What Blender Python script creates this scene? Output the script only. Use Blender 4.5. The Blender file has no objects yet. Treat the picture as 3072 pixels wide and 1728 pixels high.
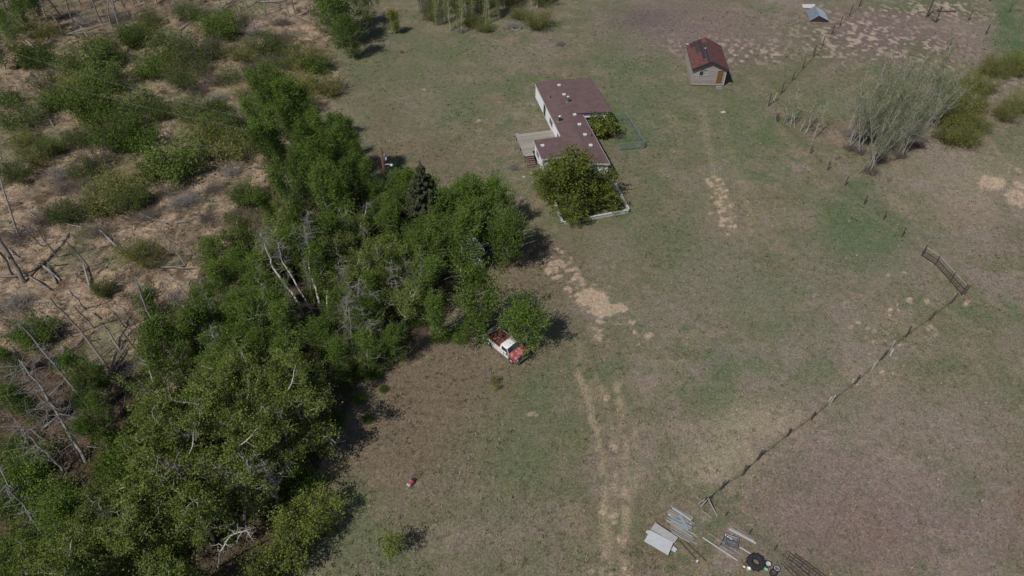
import bpy, math, random
import numpy as np
from mathutils import Vector, Matrix
R = math.radians
PI = math.pi
rnd = random.Random(7)
scene = bpy.context.scene
col = scene.collection

# ------------------------------------------------------------------ camera
CAM_H = 56.0; OFF = R(45.0); FPX = 2100.0          # height, tilt from straight down, focal length in photo pixels
cam_d = bpy.data.cameras.new('camera'); cam = bpy.data.objects.new('camera', cam_d); col.objects.link(cam)
cam_d.sensor_width = 36; cam_d.lens = FPX / 3072 * 36; cam_d.clip_start = .5; cam_d.clip_end = 6000
cam.location = (0, 0, CAM_H); cam.rotation_euler = (OFF, 0, 0)
scene.camera = cam
# ------------------------------------------------------------------ sky, sun, exposure
SUN_EL = 52.0; SHADOW_AZ = 47.0                     # shadows fall towards +x +y
w = bpy.data.worlds.new('World'); scene.world = w; w.use_nodes = True
nt = w.node_tree; nt.nodes.clear()
sky = nt.nodes.new('ShaderNodeTexSky'); sky.sky_type = 'NISHITA'; sky.sun_disc = False
sky.sun_elevation = R(SUN_EL)
sky.sun_rotation = R(90 - (SHADOW_AZ + 180))
bg = nt.nodes.new('ShaderNodeBackground'); bg.inputs[1].default_value = 0.055
wo = nt.nodes.new('ShaderNodeOutputWorld')
nt.links.new(sky.outputs[0], bg.inputs[0]); nt.links.new(bg.outputs[0], wo.inputs[0])
sd = bpy.data.lights.new('sun', 'SUN'); sd.energy = 3.0; sd.angle = R(.5); sd.color = (1, .96, .9)
sun = bpy.data.objects.new('sun', sd); col.objects.link(sun)
ldir = Vector((math.cos(R(SHADOW_AZ)) * math.cos(R(SUN_EL)), math.sin(R(SHADOW_AZ)) * math.cos(R(SUN_EL)), -math.sin(R(SUN_EL))))
sun.rotation_euler = ldir.to_track_quat('-Z', 'Y').to_euler()
scene.view_settings.view_transform = 'Standard'; scene.view_settings.look = 'None'
scene.view_settings.gamma = 1; scene.view_settings.exposure = 0.10; scene.view_settings.use_curve_mapping = False

# ------------------------------------------------------------------ helpers
sa, ca = math.sin(OFF), math.cos(OFF)
def G(px, py, z=0.0):
    """photo pixel -> point of the place at height z"""
    x = (px - 1536) / FPX; y = -(py - 864) / FPX
    dz = -ca + y * sa; t = (z - CAM_H) / dz
    return Vector((x * t, (sa + y * ca) * t, z))
def PXY(x, y, z=0.0):
    """point of the place -> photo pixel (works on arrays)"""
    vz = z - CAM_H; fw = y * sa - vz * ca; up = y * ca + vz * sa
    return 1536 + FPX * x / fw, 864 - FPX * up / fw
def lin(c):
    return tuple(((v / 255) / 12.92 if v / 255 <= .04045 else ((v / 255 + .055) / 1.055) ** 2.4) for v in c)

KEXP = 0.92     # picture brightness of a level white sheet under this sun and sky
def alb(c, k=1.0):
    """surface colour seen sunlit as sRGB c in the photo -> albedo"""
    return tuple(min(.9, v / KEXP * k) for v in lin(c))

def tag(o, label=None, cat=None, group=None, kind=None):
    if label: o['label'] = label
    if cat: o['category'] = cat
    if group: o['group'] = group
    if kind: o['kind'] = kind
    return o
def empty(name, loc, rz=0.0):
    o = bpy.data.objects.new(name, None); col.objects.link(o); o.location = loc; o.rotation_euler = (0, 0, rz); return o
def link(name, me, parent=None, loc=None):
    o = bpy.data.objects.new(name, me); col.objects.link(o)
    if parent: o.parent = parent
    if loc is not None: o.location = loc
    return o

def np_mesh(name, verts, faces_list, mat, attrs=None, smooth=False):
    """faces_list: list of int arrays (n,3)/(n,4)"""
    me = bpy.data.meshes.new(name)
    verts = np.asarray(verts, dtype=np.float32)
    faces_list = [np.asarray(f, dtype=np.int32) for f in faces_list if len(f)]
    nf = sum(len(f) for f in faces_list); nl = sum(f.size for f in faces_list)
    me.vertices.add(len(verts)); me.vertices.foreach_set('co', verts.ravel())
    me.loops.add(nl); me.polygons.add(nf)
    me.loops.foreach_set('vertex_index', np.concatenate([f.ravel() for f in faces_list]))
    tot = np.concatenate([np.full(len(f), f.shape[1], dtype=np.int32) for f in faces_list])
    st = np.concatenate([[0], np.cumsum(tot)[:-1]]).astype(np.int32)
    me.polygons.foreach_set('loop_start', st); me.polygons.foreach_set('loop_total', tot)
    if smooth: me.polygons.foreach_set('use_smooth', np.ones(nf, dtype=bool))
    me.update(calc_edges=True)
    if attrs:
        for k, v in attrs.items():
            v = np.asarray(v, dtype=np.float32)
            if v.ndim == 1:
                a = me.attributes.new(k, 'FLOAT', 'POINT'); a.data.foreach_set('value', v)
            else:
                a = me.attributes.new(k, 'FLOAT_COLOR', 'POINT')
                a.data.foreach_set('color', np.hstack([v, np.ones((len(v), 1), np.float32)]).ravel())
    if mat: me.materials.append(mat)
    return me

class MB:
    def __init__(s): s.v = []; s.f = []; s.n = 0
    def add(s, vs, fs):
        b = s.n; s.v += [tuple(p) for p in vs]; s.f += [tuple(i + b for i in f) for f in fs]; s.n += len(vs); return s
    def box(s, c, d, rot=None):
        hx, hy, hz = d[0] / 2, d[1] / 2, d[2] / 2
        vs = [Vector((x, y, z)) for x in (-hx, hx) for y in (-hy, hy) for z in (-hz, hz)]
        if rot is not None:
            m = rot if isinstance(rot, Matrix) else Matrix.Rotation(rot, 3, 'Z')
            vs = [m @ v for v in vs]
        c = Vector(c)
        return s.add([v + c for v in vs], [(0, 1, 3, 2), (4, 6, 7, 5), (0, 4, 5, 1), (2, 3, 7, 6), (0, 2, 6, 4), (1, 5, 7, 3)])
    def b2(s, x0, x1, y0, y1, z0, z1): return s.box(((x0 + x1) / 2, (y0 + y1) / 2, (z0 + z1) / 2), (x1 - x0, y1 - y0, z1 - z0))
    def prism(s, pts, ext):
        """polygon pts (3D) extruded by vector ext"""
        n = len(pts); e = Vector(ext); a = [Vector(p) for p in pts]
        return s.add(a + [p + e for p in a], [tuple(range(n))[::-1], tuple(range(n, 2 * n))] + [(i, (i + 1) % n, (i + 1) % n + n, i + n) for i in range(n)])
    def tube(s, P, r, n=8, cap=True):
        P = [Vector(p) for p in P]; m = len(P); rr = r if isinstance(r, (list, tuple)) else [r] * m
        vs = []
        for i, p in enumerate(P):
            t = (P[min(i + 1, m - 1)] - P[max(i - 1, 0)]).normalized()
            u = t.orthogonal().normalized() if i == 0 else (u - t * u.dot(t)).normalized()
            q = t.cross(u)
            vs += [p + (u * math.cos(2 * PI * k / n) + q * math.sin(2 * PI * k / n)) * rr[i] for k in range(n)]
        fs = [(i * n + k, i * n + (k + 1) % n, (i + 1) * n + (k + 1) % n, (i + 1) * n + k) for i in range(m - 1) for k in range(n)]
        if cap: fs += [tuple(range(n))[::-1], tuple(range((m - 1) * n, m * n))]
        return s.add(vs, fs)
    def lathe(s, prof, n=24, c=(0, 0, 0), closed=False, axis='z'):
        vs = []; m = len(prof)
        for (r, z) in prof:
            for k in range(n):
                a = 2 * PI * k / n
                p = (r * math.cos(a), r * math.sin(a), z)
                if axis == 'y': p = (p[0], p[2], p[1])
                vs.append((p[0] + c[0], p[1] + c[1], p[2] + c[2]))
        mm = m if closed else m - 1
        fs = [(i * n + k, i * n + (k + 1) % n, ((i + 1) % m) * n + (k + 1) % n, ((i + 1) % m) * n + k) for i in range(mm) for k in range(n)]
        return s.add(vs, fs)
    def mesh(s, name, mat, smooth=False):
        me = bpy.data.meshes.new(name); me.from_pydata(s.v, [], s.f)
        if smooth:
            for p in me.polygons: p.use_smooth = True
        me.materials.append(mat); me.update(); return me
    def build(s, name, mat, parent=None, smooth=False, loc=None):
        me = s.mesh(name, mat, smooth)
        return link(name, me, parent, loc)

# ------------------------------------------------------------------ materials
def new_mat(name):
    m = bpy.data.materials.new(name); m.use_nodes = True; m.node_tree.nodes.clear(); return m, m.node_tree.nodes, m.node_tree.links
def N(ns, t, **kw):
    n = ns.new(t)
    for k, v in kw.items(): setattr(n, k, v)
    return n
def mat(name, c, c2=None, scale=3.0, rough=.8, metal=0.0, lo=.35, hi=.65, c3=None, scale3=12, bump=0.0, stretch=(1, 1, 1), detail=6, obj_var=0.0, thr3=(.55, .7), spec=.3):
    """two-tone weathered surface, third tone as blotches"""
    m, ns, L = new_mat(name)
    out = N(ns, 'ShaderNodeOutputMaterial'); b = N(ns, 'ShaderNodeBsdfPrincipled'); L.new(b.outputs[0], out.inputs[0])
    b.inputs['Roughness'].default_value = rough; b.inputs['Metallic'].default_value = metal
    b.inputs['Specular IOR Level'].default_value = spec
    tc = N(ns, 'ShaderNodeTexCoord'); mp = N(ns, 'ShaderNodeMapping'); mp.inputs['Scale'].default_value = stretch
    L.new(tc.outputs['Object'], mp.inputs[0])
    c2 = c2 or tuple(v * .8 for v in c)
    nz = N(ns, 'ShaderNodeTexNoise'); nz.inputs['Scale'].default_value = scale; nz.inputs['Detail'].default_value = detail
    L.new(mp.outputs[0], nz.inputs['Vector'])
    rp = N(ns, 'ShaderNodeMapRange'); rp.inputs[1].default_value = lo; rp.inputs[2].default_value = hi; L.new(nz.outputs[0], rp.inputs[0])
    mx = N(ns, 'ShaderNodeMix', data_type='RGBA'); L.new(rp.outputs[0], mx.inputs[0])
    mx.inputs[6].default_value = (*c, 1); mx.inputs[7].default_value = (*c2, 1)
    res = mx.outputs[2]
    if c3:
        n3 = N(ns, 'ShaderNodeTexNoise'); n3.inputs['Scale'].default_value = scale3; n3.inputs['Detail'].default_value = 5; L.new(mp.outputs[0], n3.inputs['Vector'])
        r3 = N(ns, 'ShaderNodeMapRange'); r3.inputs[1].default_value = thr3[0]; r3.inputs[2].default_value = thr3[1]; L.new(n3.outputs[0], r3.inputs[0])
        m3 = N(ns, 'ShaderNodeMix', data_type='RGBA'); L.new(r3.outputs[0], m3.inputs[0]); L.new(res, m3.inputs[6]); m3.inputs[7].default_value = (*c3, 1); res = m3.outputs[2]
    if obj_var:
        oi = N(ns, 'ShaderNodeObjectInfo'); mr = N(ns, 'ShaderNodeMapRange'); mr.inputs[3].default_value = 1 - obj_var; mr.inputs[4].default_value = 1 + obj_var
        L.new(oi.outputs['Random'], mr.inputs[0])
        hs = N(ns, 'ShaderNodeHueSaturation'); L.new(res, hs.inputs['Color']); L.new(mr.outputs[0], hs.inputs['Value']); res = hs.outputs[0]
    L.new(res, b.inputs['Base Color'])
    if bump:
        bp = N(ns, 'ShaderNodeBump'); bp.inputs['Strength'].default_value = bump; bp.inputs['Distance'].default_value = .03
        L.new(nz.outputs[0], bp.inputs['Height']); L.new(bp.outputs[0], b.inputs['Normal'])
    return m
def leaf_mat(name, c1, c2, c3=None, trans=.28):
    m, ns, L = new_mat(name)
    out = N(ns, 'ShaderNodeOutputMaterial')
    d = N(ns, 'ShaderNodeBsdfDiffuse'); t = N(ns, 'ShaderNodeBsdfTranslucent'); mx = N(ns, 'ShaderNodeMixShader'); mx.inputs[0].default_value = trans
    at = N(ns, 'ShaderNodeAttribute', attribute_name='v')
    oi = N(ns, 'ShaderNodeObjectInfo')
    cm = N(ns, 'ShaderNodeMix', data_type='RGBA'); cm.inputs[6].default_value = (*c1, 1); cm.inputs[7].default_value = (*c2, 1); L.new(at.outputs['Fac'], cm.inputs[0])
    c3 = c3 or c1
    cm2 = N(ns, 'ShaderNodeMix', data_type='RGBA'); mr0 = N(ns, 'ShaderNodeMath', operation='MULTIPLY'); mr0.inputs[1].default_value = .6; L.new(oi.outputs['Random'], mr0.inputs[0])
    L.new(mr0.outputs[0], cm2.inputs[0]); L.new(cm.outputs[2], cm2.inputs[6]); cm2.inputs[7].default_value = (*c3, 1)
    hs = N(ns, 'ShaderNodeHueSaturation'); mr = N(ns, 'ShaderNodeMapRange'); mr.inputs[3].default_value = .75; mr.inputs[4].default_value = 1.25
    mm = N(ns, 'ShaderNodeMath', operation='MULTIPLY'); mm.inputs[1].default_value = 7.31; fr = N(ns, 'ShaderNodeMath', operation='FRACT')
    L.new(oi.outputs['Random'], mm.inputs[0]); L.new(mm.outputs[0], fr.inputs[0]); L.new(fr.outputs[0], mr.inputs[0]); L.new(mr.outputs[0], hs.inputs['Value'])
    L.new(cm2.outputs[2], hs.inputs['Color'])
    L.new(hs.outputs[0], d.inputs[0]); L.new(hs.outputs[0], t.inputs[0])
    L.new(d.outputs[0], mx.inputs[1]); L.new(t.outputs[0], mx.inputs[2]); L.new(mx.outputs[0], out.inputs[0])
    return m
def ground_mat(name, fine=True):
    m, ns, L = new_mat(name)
    out = N(ns, 'ShaderNodeOutputMaterial'); b = N(ns, 'ShaderNodeBsdfDiffuse'); L.new(b.outputs[0], out.inputs[0])
    at = N(ns, 'ShaderNodeAttribute', attribute_name='Col'); res = at.outputs['Color']
    if fine:
        tc = N(ns, 'ShaderNodeTexCoord')
        def nz(scale, lo, hi, a, bb, detail=4, rough=.7):
            n = N(ns, 'ShaderNodeTexNoise'); n.inputs['Scale'].default_value = scale; n.inputs['Detail'].default_value = detail; n.inputs['Roughness'].default_value = rough
            L.new(tc.outputs['Object'], n.inputs['Vector'])
            r = N(ns, 'ShaderNodeMapRange'); r.inputs[1].default_value = lo; r.inputs[2].default_value = hi; r.inputs[3].default_value = a; r.inputs[4].default_value = bb
            L.new(n.outputs[0], r.inputs[0]); return r.outputs[0], n
        v1, n1 = nz(1.4, .3, .7, .58, 1.42, 8, .85); v2, n2 = nz(5.0, .32, .68, .45, 1.55, 6, .85)
        mu = N(ns, 'ShaderNodeMath', operation='MULTIPLY'); L.new(v1, mu.inputs[0]); L.new(v2, mu.inputs[1])
        s1, n3 = nz(2.3, .35, .65, .7, 1.2, 5)
        h1, n4 = nz(.9, .35, .65, .485, .515, 6)
        hs = N(ns, 'ShaderNodeHueSaturation'); L.new(res, hs.inputs['Color']); L.new(mu.outputs[0], hs.inputs['Value']); L.new(s1, hs.inputs['Saturation']); L.new(h1, hs.inputs['Hue'])
        res = hs.outputs[0]
        bp = N(ns, 'ShaderNodeBump'); bp.inputs['Strength'].default_value = .55; bp.inputs['Distance'].default_value = .08
        L.new(n2.outputs[0], bp.inputs['Height']); L.new(bp.outputs[0], b.inputs['Normal'])
    L.new(res, b.inputs[0]); return m

M_GROUND = ground_mat('earth_and_grass'); M_STRAW = ground_mat('straw', False)
M_BARK_PALE = mat('pale_poplar_bark', (.56, .54, .46), (.32, .31, .25), 6, .9, stretch=(1, 1, .5), c3=(.08, .075, .06), scale3=5, thr3=(.6, .68))
M_BARK_WHITE = mat('white_birch_bark', (.66, .63, .56), (.45, .43, .37), 6, .85, c3=(.10, .09, .08), scale3=4, thr3=(.62, .68), stretch=(1, 1, 1.6))
M_BARK_GREY = mat('grey_dead_wood', (.38, .355, .325), (.22, .20, .18), 5, .95, stretch=(3, 3, .6))
M_BARK_SNAG = mat('brown_grey_snag_wood', (.27, .235, .20), (.14, .12, .10), 5, .95, stretch=(3, 3, .6))
M_STEM = mat('pale_thicket_stems', (.50, .48, .43), (.28, .265, .235), 6, .95)
M_TWIG_GREEN = mat('greenish_twigs', (.20, .19, .12), (.12, .115, .075), 6, .95)
M_TWIG_PURP = mat('purple_brown_twigs', (.20, .165, .15), (.12, .10, .09), 6, .95)
M_TWIG_GREY = mat('grey_twigs', (.36, .335, .31), (.20, .185, .17), 6, .95)
L_ASPEN = leaf_mat('aspen_leaves', (.05, .095, .017), (.205, .29, .062), (.12, .18, .036), .35)
L_POPLAR = leaf_mat('poplar_leaves', (.07, .11, .024), (.29, .335, .090), (.14, .18, .045), .34)
L_WILLOW = leaf_mat('willow_leaves', (.07, .115, .026), (.23, .31, .08), (.14, .165, .055), .36)
L_WILLOW_Y = leaf_mat('yellow_willow_leaves', (.14, .17, .036), (.34, .37, .09), (.19, .20, .06), .36)
L_SPRUCE = leaf_mat('spruce_needles', (.05, .065, .036), (.16, .165, .09), (.08, .09, .05), .15)
L_OLIVE = leaf_mat('olive_maple_leaves', (.085, .12, .026), (.29, .325, .075), (.14, .17, .04), .34)
L_YELLOW = leaf_mat('yellow_green_leaves', (.12, .16, .03), (.29, .34, .085), (.17, .21, .045))
L_HAZE = leaf_mat('thin_spring_leaves', (.14, .17, .06), (.26, .30, .12), (.17, .19, .08))

# ------------------------------------------------------------------ noise and ground colours
def vnoise(x, y, seed=0):
    xi = np.floor(x).astype(np.int64); yi = np.floor(y).astype(np.int64); fx = x - xi; fy = y - yi
    fx = fx * fx * (3 - 2 * fx); fy = fy * fy * (3 - 2 * fy)
    def h(a, b):
        n = (a * 374761393 + b * 668265263 + seed * 1442695041) & 0x7fffffff
        n = ((n ^ (n >> 13)) * 1274126177) & 0x7fffffff
        n = n ^ (n >> 16)
        return (n & 0xffff) / 65535.0
    return (h(xi, yi) * (1 - fx) + h(xi + 1, yi) * fx) * (1 - fy) + (h(xi, yi + 1) * (1 - fx) + h(xi + 1, yi + 1) * fx) * fy
def fbm(x, y, s, seed=0, oct=5, g=.55):
    t = 0; a = 1; tot = 0
    for k in range(oct):
        t = t + a * vnoise(x / s * 2 ** k + 17.3 * k, y / s * 2 ** k - 9.1 * k, seed + k); tot += a; a *= g
    return t / tot
def sst(a, b, x):
    t = np.clip((x - a) / (b - a), 0, 1); return t * t * (3 - 2 * t)
def inpoly(px, py, poly):
    ins = np.zeros(px.shape, bool); n = len(poly)
    for i in range(n):
        x0, y0 = poly[i]; x1, y1 = poly[(i + 1) % n]
        c = ((y0 > py) != (y1 > py))
        with np.errstate(divide='ignore', invalid='ignore'):
            xx = (x1 - x0) * (py - y0) / (y1 - y0 + 1e-9) + x0
        ins ^= (c & (px < xx))
    return ins
def polydist(X, Y, pts):
    d = np.full(X.shape, 1e9)
    for (a, b) in zip(pts[:-1], pts[1:]):
        ex, ey = b[0] - a[0], b[1] - a[1]; L2 = ex * ex + ey * ey
        t = np.clip(((X - a[0]) * ex + (Y - a[1]) * ey) / L2, 0, 1)
        d = np.minimum(d, np.hypot(X - a[0] - t * ex, Y - a[1] - t * ey))
    return d
def gxy(pl): return [tuple(G(*p)[:2]) for p in pl]
MARSH = [(-900, -900), (1030, -900), (1000, -100), (985, 60), (1000, 160), (1030, 260), (970, 320), (940, 420), (900, 560), (800, 640), (740, 760), (620, 900), (560, 1050), (420, 1250), (250, 1450), (-100, 1650), (-1500, 1500)]
WOOD = [(820, 540), (1000, 560), (1180, 570), (1330, 600), (1480, 640), (1575, 720), (1470, 790), (1440, 900), (1330, 940), (1290, 1010), (1190, 1060), (1090, 1070), (1060, 1180), (1000, 1330), (900, 1500), (790, 1760), (700, 2100), (-900, 2100), (-900, 1040), (0, 1070), (150, 1100), (260, 1150), (330, 1190), (420, 1170), (480, 1200), (540, 1150), (420, 1080), (430, 930), (560, 900), (600, 780), (720, 720), (700, 620)]
C_ = {k: np.array(alb(v)) for k, v in dict(
    pasture=(115, 108, 88), olive=(103, 104, 78), green=(88, 103, 70), lush=(72, 98, 62), brown=(112, 98, 82), dead=(131, 118, 108), mauve=(123, 107, 102), pale=(150, 138, 116),
    straw=(160, 139, 116), straw2=(128, 111, 93), sand=(180, 157, 134), litter_shade=(78, 66, 53), rust=(116, 92, 78), track=(148, 134, 110), dkmauve=(99, 87, 86), dot=(176, 156, 140), tan=(142,124,102)).items()}
# soft patches: colour, px, py, rx, ry, strength (photo pixels of the ground they lie on)
PATCH = [('dead', 2700, 1250, 110, 60, .7), ('mauve', 2480, 1420, 120, 60, .7), ('dead', 2820, 1260, 70, 50, .8), ('dead', 2930, 1200, 90, 60, .7), ('rust', 2350, 1500, 90, 50, .5), ('pale', 2640, 1130, 90, 40, .4), ('dead', 2250, 860, 90, 50, .5), ('dead', 2420, 1010, 110, 60, .55), ('green', 2450, 1130, 80, 50, .6), ('dead', 2700, 820, 90, 50, .5), ('dead', 1960, 1130, 80, 50, .5), ('tan', 2330, 1270, 100, 30, .8), ('pale', 2120, 1420, 60, 40, .7), ('dead', 2050, 1290, 80, 60, .5), ('green', 1640, 1230, 90, 50, .5), ('brown', 1980, 760, 100, 60, .5), ('dead', 1850, 760, 60, 60, .5), ('dead', 1450, 1440, 100, 60, .4), ('green', 1350, 1520, 90, 50, .4), ('dead', 2920, 740, 110, 50, .6), ('tan', 2900, 640, 90, 50, .6), ('dead', 1380, 240, 80, 40, .5), ('dead', 1500, 180, 70, 40, .5), ('brown', 1170, 360, 60, 50, .6), ('dead', 1600, 160, 90, 30, .5),
 
 ('brown', 1250, 1250, 330, 330, .85), ('olive', 1550, 1350, 200, 300, .7), ('green', 1560, 1400, 110, 160, .45), ('olive', 1900, 640, 330, 240, .6), ('olive', 1250, 250, 230, 180, .75),
 ('brown', 1290, 470, 120, 70, .6), ('green', 1370, 330, 60, 40, .5), ('green', 1880, 150, 120, 140, .55), ('green', 1900, 330, 120, 120, .55), ('olive', 2160, 330, 150, 150, .6), ('green', 2250, 420, 100, 120, .55),
 ('lush', 2600, 720, 150, 90, .75), ('lush', 2540, 640, 110, 70, .55), ('green', 2300, 900, 250, 200, .45), ('lush', 2160, 1120, 70, 60, .6), ('green', 2200, 1200, 110, 90, .4), ('lush', 2080, 992, 16, 12, 1.), ('green', 2050, 780, 140, 120, .4),
 ('dead', 2560, 900, 320, 220, .35), ('pale', 2230, 1250, 110, 60, .55), ('pale', 2330, 1260, 120, 34, .7), ('pale', 2130, 1370, 110, 90, .55), ('dead', 2500, 1250, 260, 160, .45), ('mauve', 2550, 1560, 330, 180, .85), ('rust', 2640, 1610, 230, 110, .35), ('mauve', 2900, 1550, 220, 140, .8),
 ('dead', 2900, 1330, 200, 160, .6), ('dead', 3040, 1020, 60, 90, .75), ('olive', 2900, 1080, 220, 150, .5), ('green', 3050, 930, 40, 60, .7), ('rust', 3060, 1490, 50, 60, .7), ('green', 2900, 1480, 60, 60, .5), ('dead', 2950, 620, 180, 100, .6), ('pale', 2900, 520, 180, 90, .5),
 ('mauve', 2060, 80, 230, 75, .95), ('dkmauve', 1960, 60, 110, 45, .6), ('mauve', 2200, 140, 170, 50, .8), ('olive', 2440, 110, 60, 60, .8), ('mauve', 2640, 90, 220, 90, 1.), ('mauve', 2780, 140, 180, 70, .9), ('dead', 2920, 90, 100, 60, .8), ('lush', 3000, 60, 45, 80, .8), ('lush', 3060, 120, 50, 60, .8), ('green', 2760, 10, 200, 25, .8),
 ('olive', 2750, 160, 70, 40, .9), ('olive', 2400, 230, 150, 120, .6), ('green', 2560, 330, 120, 60, .4), ('rust', 2480, 400, 110, 40, .3), ('dead', 2950, 300, 100, 60, .9), ('dead', 2830, 480, 100, 70, .7),
 ('dead', 1250, 300, 70, 40, .4), ('rust', 1500, 770, 110, 90, .55), ('brown', 1620, 830, 160, 110, .6), ('brown', 1620, 1000, 110, 90, .5), ('brown', 1400, 1130, 200, 120, .6), ('olive', 1150, 1650, 260, 120, .5),
 ('rust', 2300, 600, 60, 40, .2), ('rust', 1800, 560, 80, 60, .35), ('dead', 2150, 760, 80, 220, .35), ('pale', 2190, 1350, 60, 60, .3), ('dead', 1500, 1600, 220, 90, .35), ('green', 1060, 1500, 60, 40, .5), ('olive', 1140, 200, 140, 80, .5),
 ('rust', 1125, 470, 60, 30, .6), ('dead', 2010, 930, 120, 100, .4), ('tan', 2280, 640, 160, 70, .25), ('green', 1620, 1180, 70, 60, .5), ('lush', 1880, 628, 30, 22, .7), ('lush', 1870, 425, 45, 18, .6), ('tan', 1595, 590, 60, 60, .4)]
SANDP = [(1812, 925, 62, 24, 1.5), (1780, 900, 55, 24, 1.4), (1740, 880, 30, 14, 1.0), (1760, 890, 60, 40, .75), (1700, 840, 70, 40, .62), (1655, 800, 50, 45, .62), (1660, 730, 35, 25, .55), (1830, 800, 55, 25, .66), (1740, 870, 80, 26, .7), (1860, 950, 40, 30, .6), (1780, 1000, 40, 30, .6),
 (2980, 545, 44, 28, 1.2), (3055, 590, 40, 50, 1.1), (3050, 520, 40, 20, .7), (2160, 570, 26, 40, .58), (2185, 640, 30, 40, .62), (2200, 690, 30, 30, .55), (2150, 540, 30, 25, .6), (1590, 1240, 50, 16, .55), (1850, 1340, 20, 20, .7), (1875, 1380, 24, 18, .7),
 (1840, 1460, 22, 22, .7), (1865, 1480, 20, 16, .7), (1840, 1545, 20, 10, .9), (1868, 1525, 14, 9, .8), (1825, 1640, 16, 20, .6), (1775, 1712, 22, 18, .9), (1815, 1195, 12, 12, .9), (2745, 1000, 200, 60, .4), (1280, 270, 26, 24, .55), (1440, 360, 12, 10, .8),
 (2640, 920, 26, 14, .8), (2600, 1010, 16, 12, .8), (2620, 990, 12, 10, .8), (2670, 930, 14, 10, .8), (2725, 905, 14, 10, .9), (2780, 905, 16, 10, .9), (2900, 915, 14, 12, .9), (2680, 1070, 10, 8, .9), (2600, 700, 10, 8, .7), (1880, 1300, 30, 100, .45), (1560, 690, 20, 16, .6)]
_sr = random.Random(11)
for _ in range(85):
    t = _sr.gauss(0, 1); u = _sr.gauss(0, 1); SANDP.append((1745 + 62 * t + 12 * u, 868 + 42 * t + 36 * u, _sr.uniform(7, 15), _sr.uniform(4, 8), 1.15))
for _ in range(45):
    t = _sr.uniform(-1, 1); SANDP.append((2170 + 32 * t + _sr.gauss(0, 13), 620 + 85 * t, _sr.uniform(6, 12), _sr.uniform(4, 8), 1.1))
for _ in range(22): SANDP.append((_sr.gauss(2640, 60), _sr.gauss(980, 60), _sr.uniform(5, 9), _sr.uniform(4, 6), 1.0))
for _ in range(26): t = _sr.random(); SANDP.append((1850 + _sr.gauss(0, 18), 1300 + 430 * t, _sr.uniform(6, 12), _sr.uniform(5, 9), .85))
DOTS = [(2560, 110, 190, 60, .9), (2230, 155, 150, 34, .75), (2680, 140, 190, 50, .85), (2720, 40, 150, 40, .7), (2860, 30, 80, 40, .7), (2830, 200, 60, 30, .7), (2950, 250, 120, 40, .7), (2480, 60, 70, 50, .4), (2060, 130, 100, 30, .5)]
TRACKS = [([(1725, 1090), (1760, 1180), (1790, 1290), (1808, 1450), (1815, 1600), (1815, 1760)], .26, .85), ([(1775, 1080), (1810, 1180), (1838, 1290), (1845, 1450), (1838, 1600), (1832, 1760)], .16, .35), ([(1855, 1150), (1868, 1250), (1870, 1400), (1880, 1560), (1872, 1760)], .28, .85), ([(1905, 1260), (1908, 1340), (1898, 1480), (1888, 1600), (1885, 1760)], .2, .45),
 ([(2108, 330), (2125, 450), (2160, 560), (2200, 700)], .5, .35), ([(2160, 330), (2190, 450), (2230, 560), (2250, 700)], .45, .25), ([(1740, 1000), (1745, 1100)], .5, .3), ([(2150, 400), (2060, 380), (2000, 340)], .8, .2)]
TRACKS = [(gxy(p), wd, s) for p, wd, s in TRACKS]
marsh_xy = None
def blend(c, k, m): return c * (1 - m[:, None]) + C_[k][None, :] * m[:, None]
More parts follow.
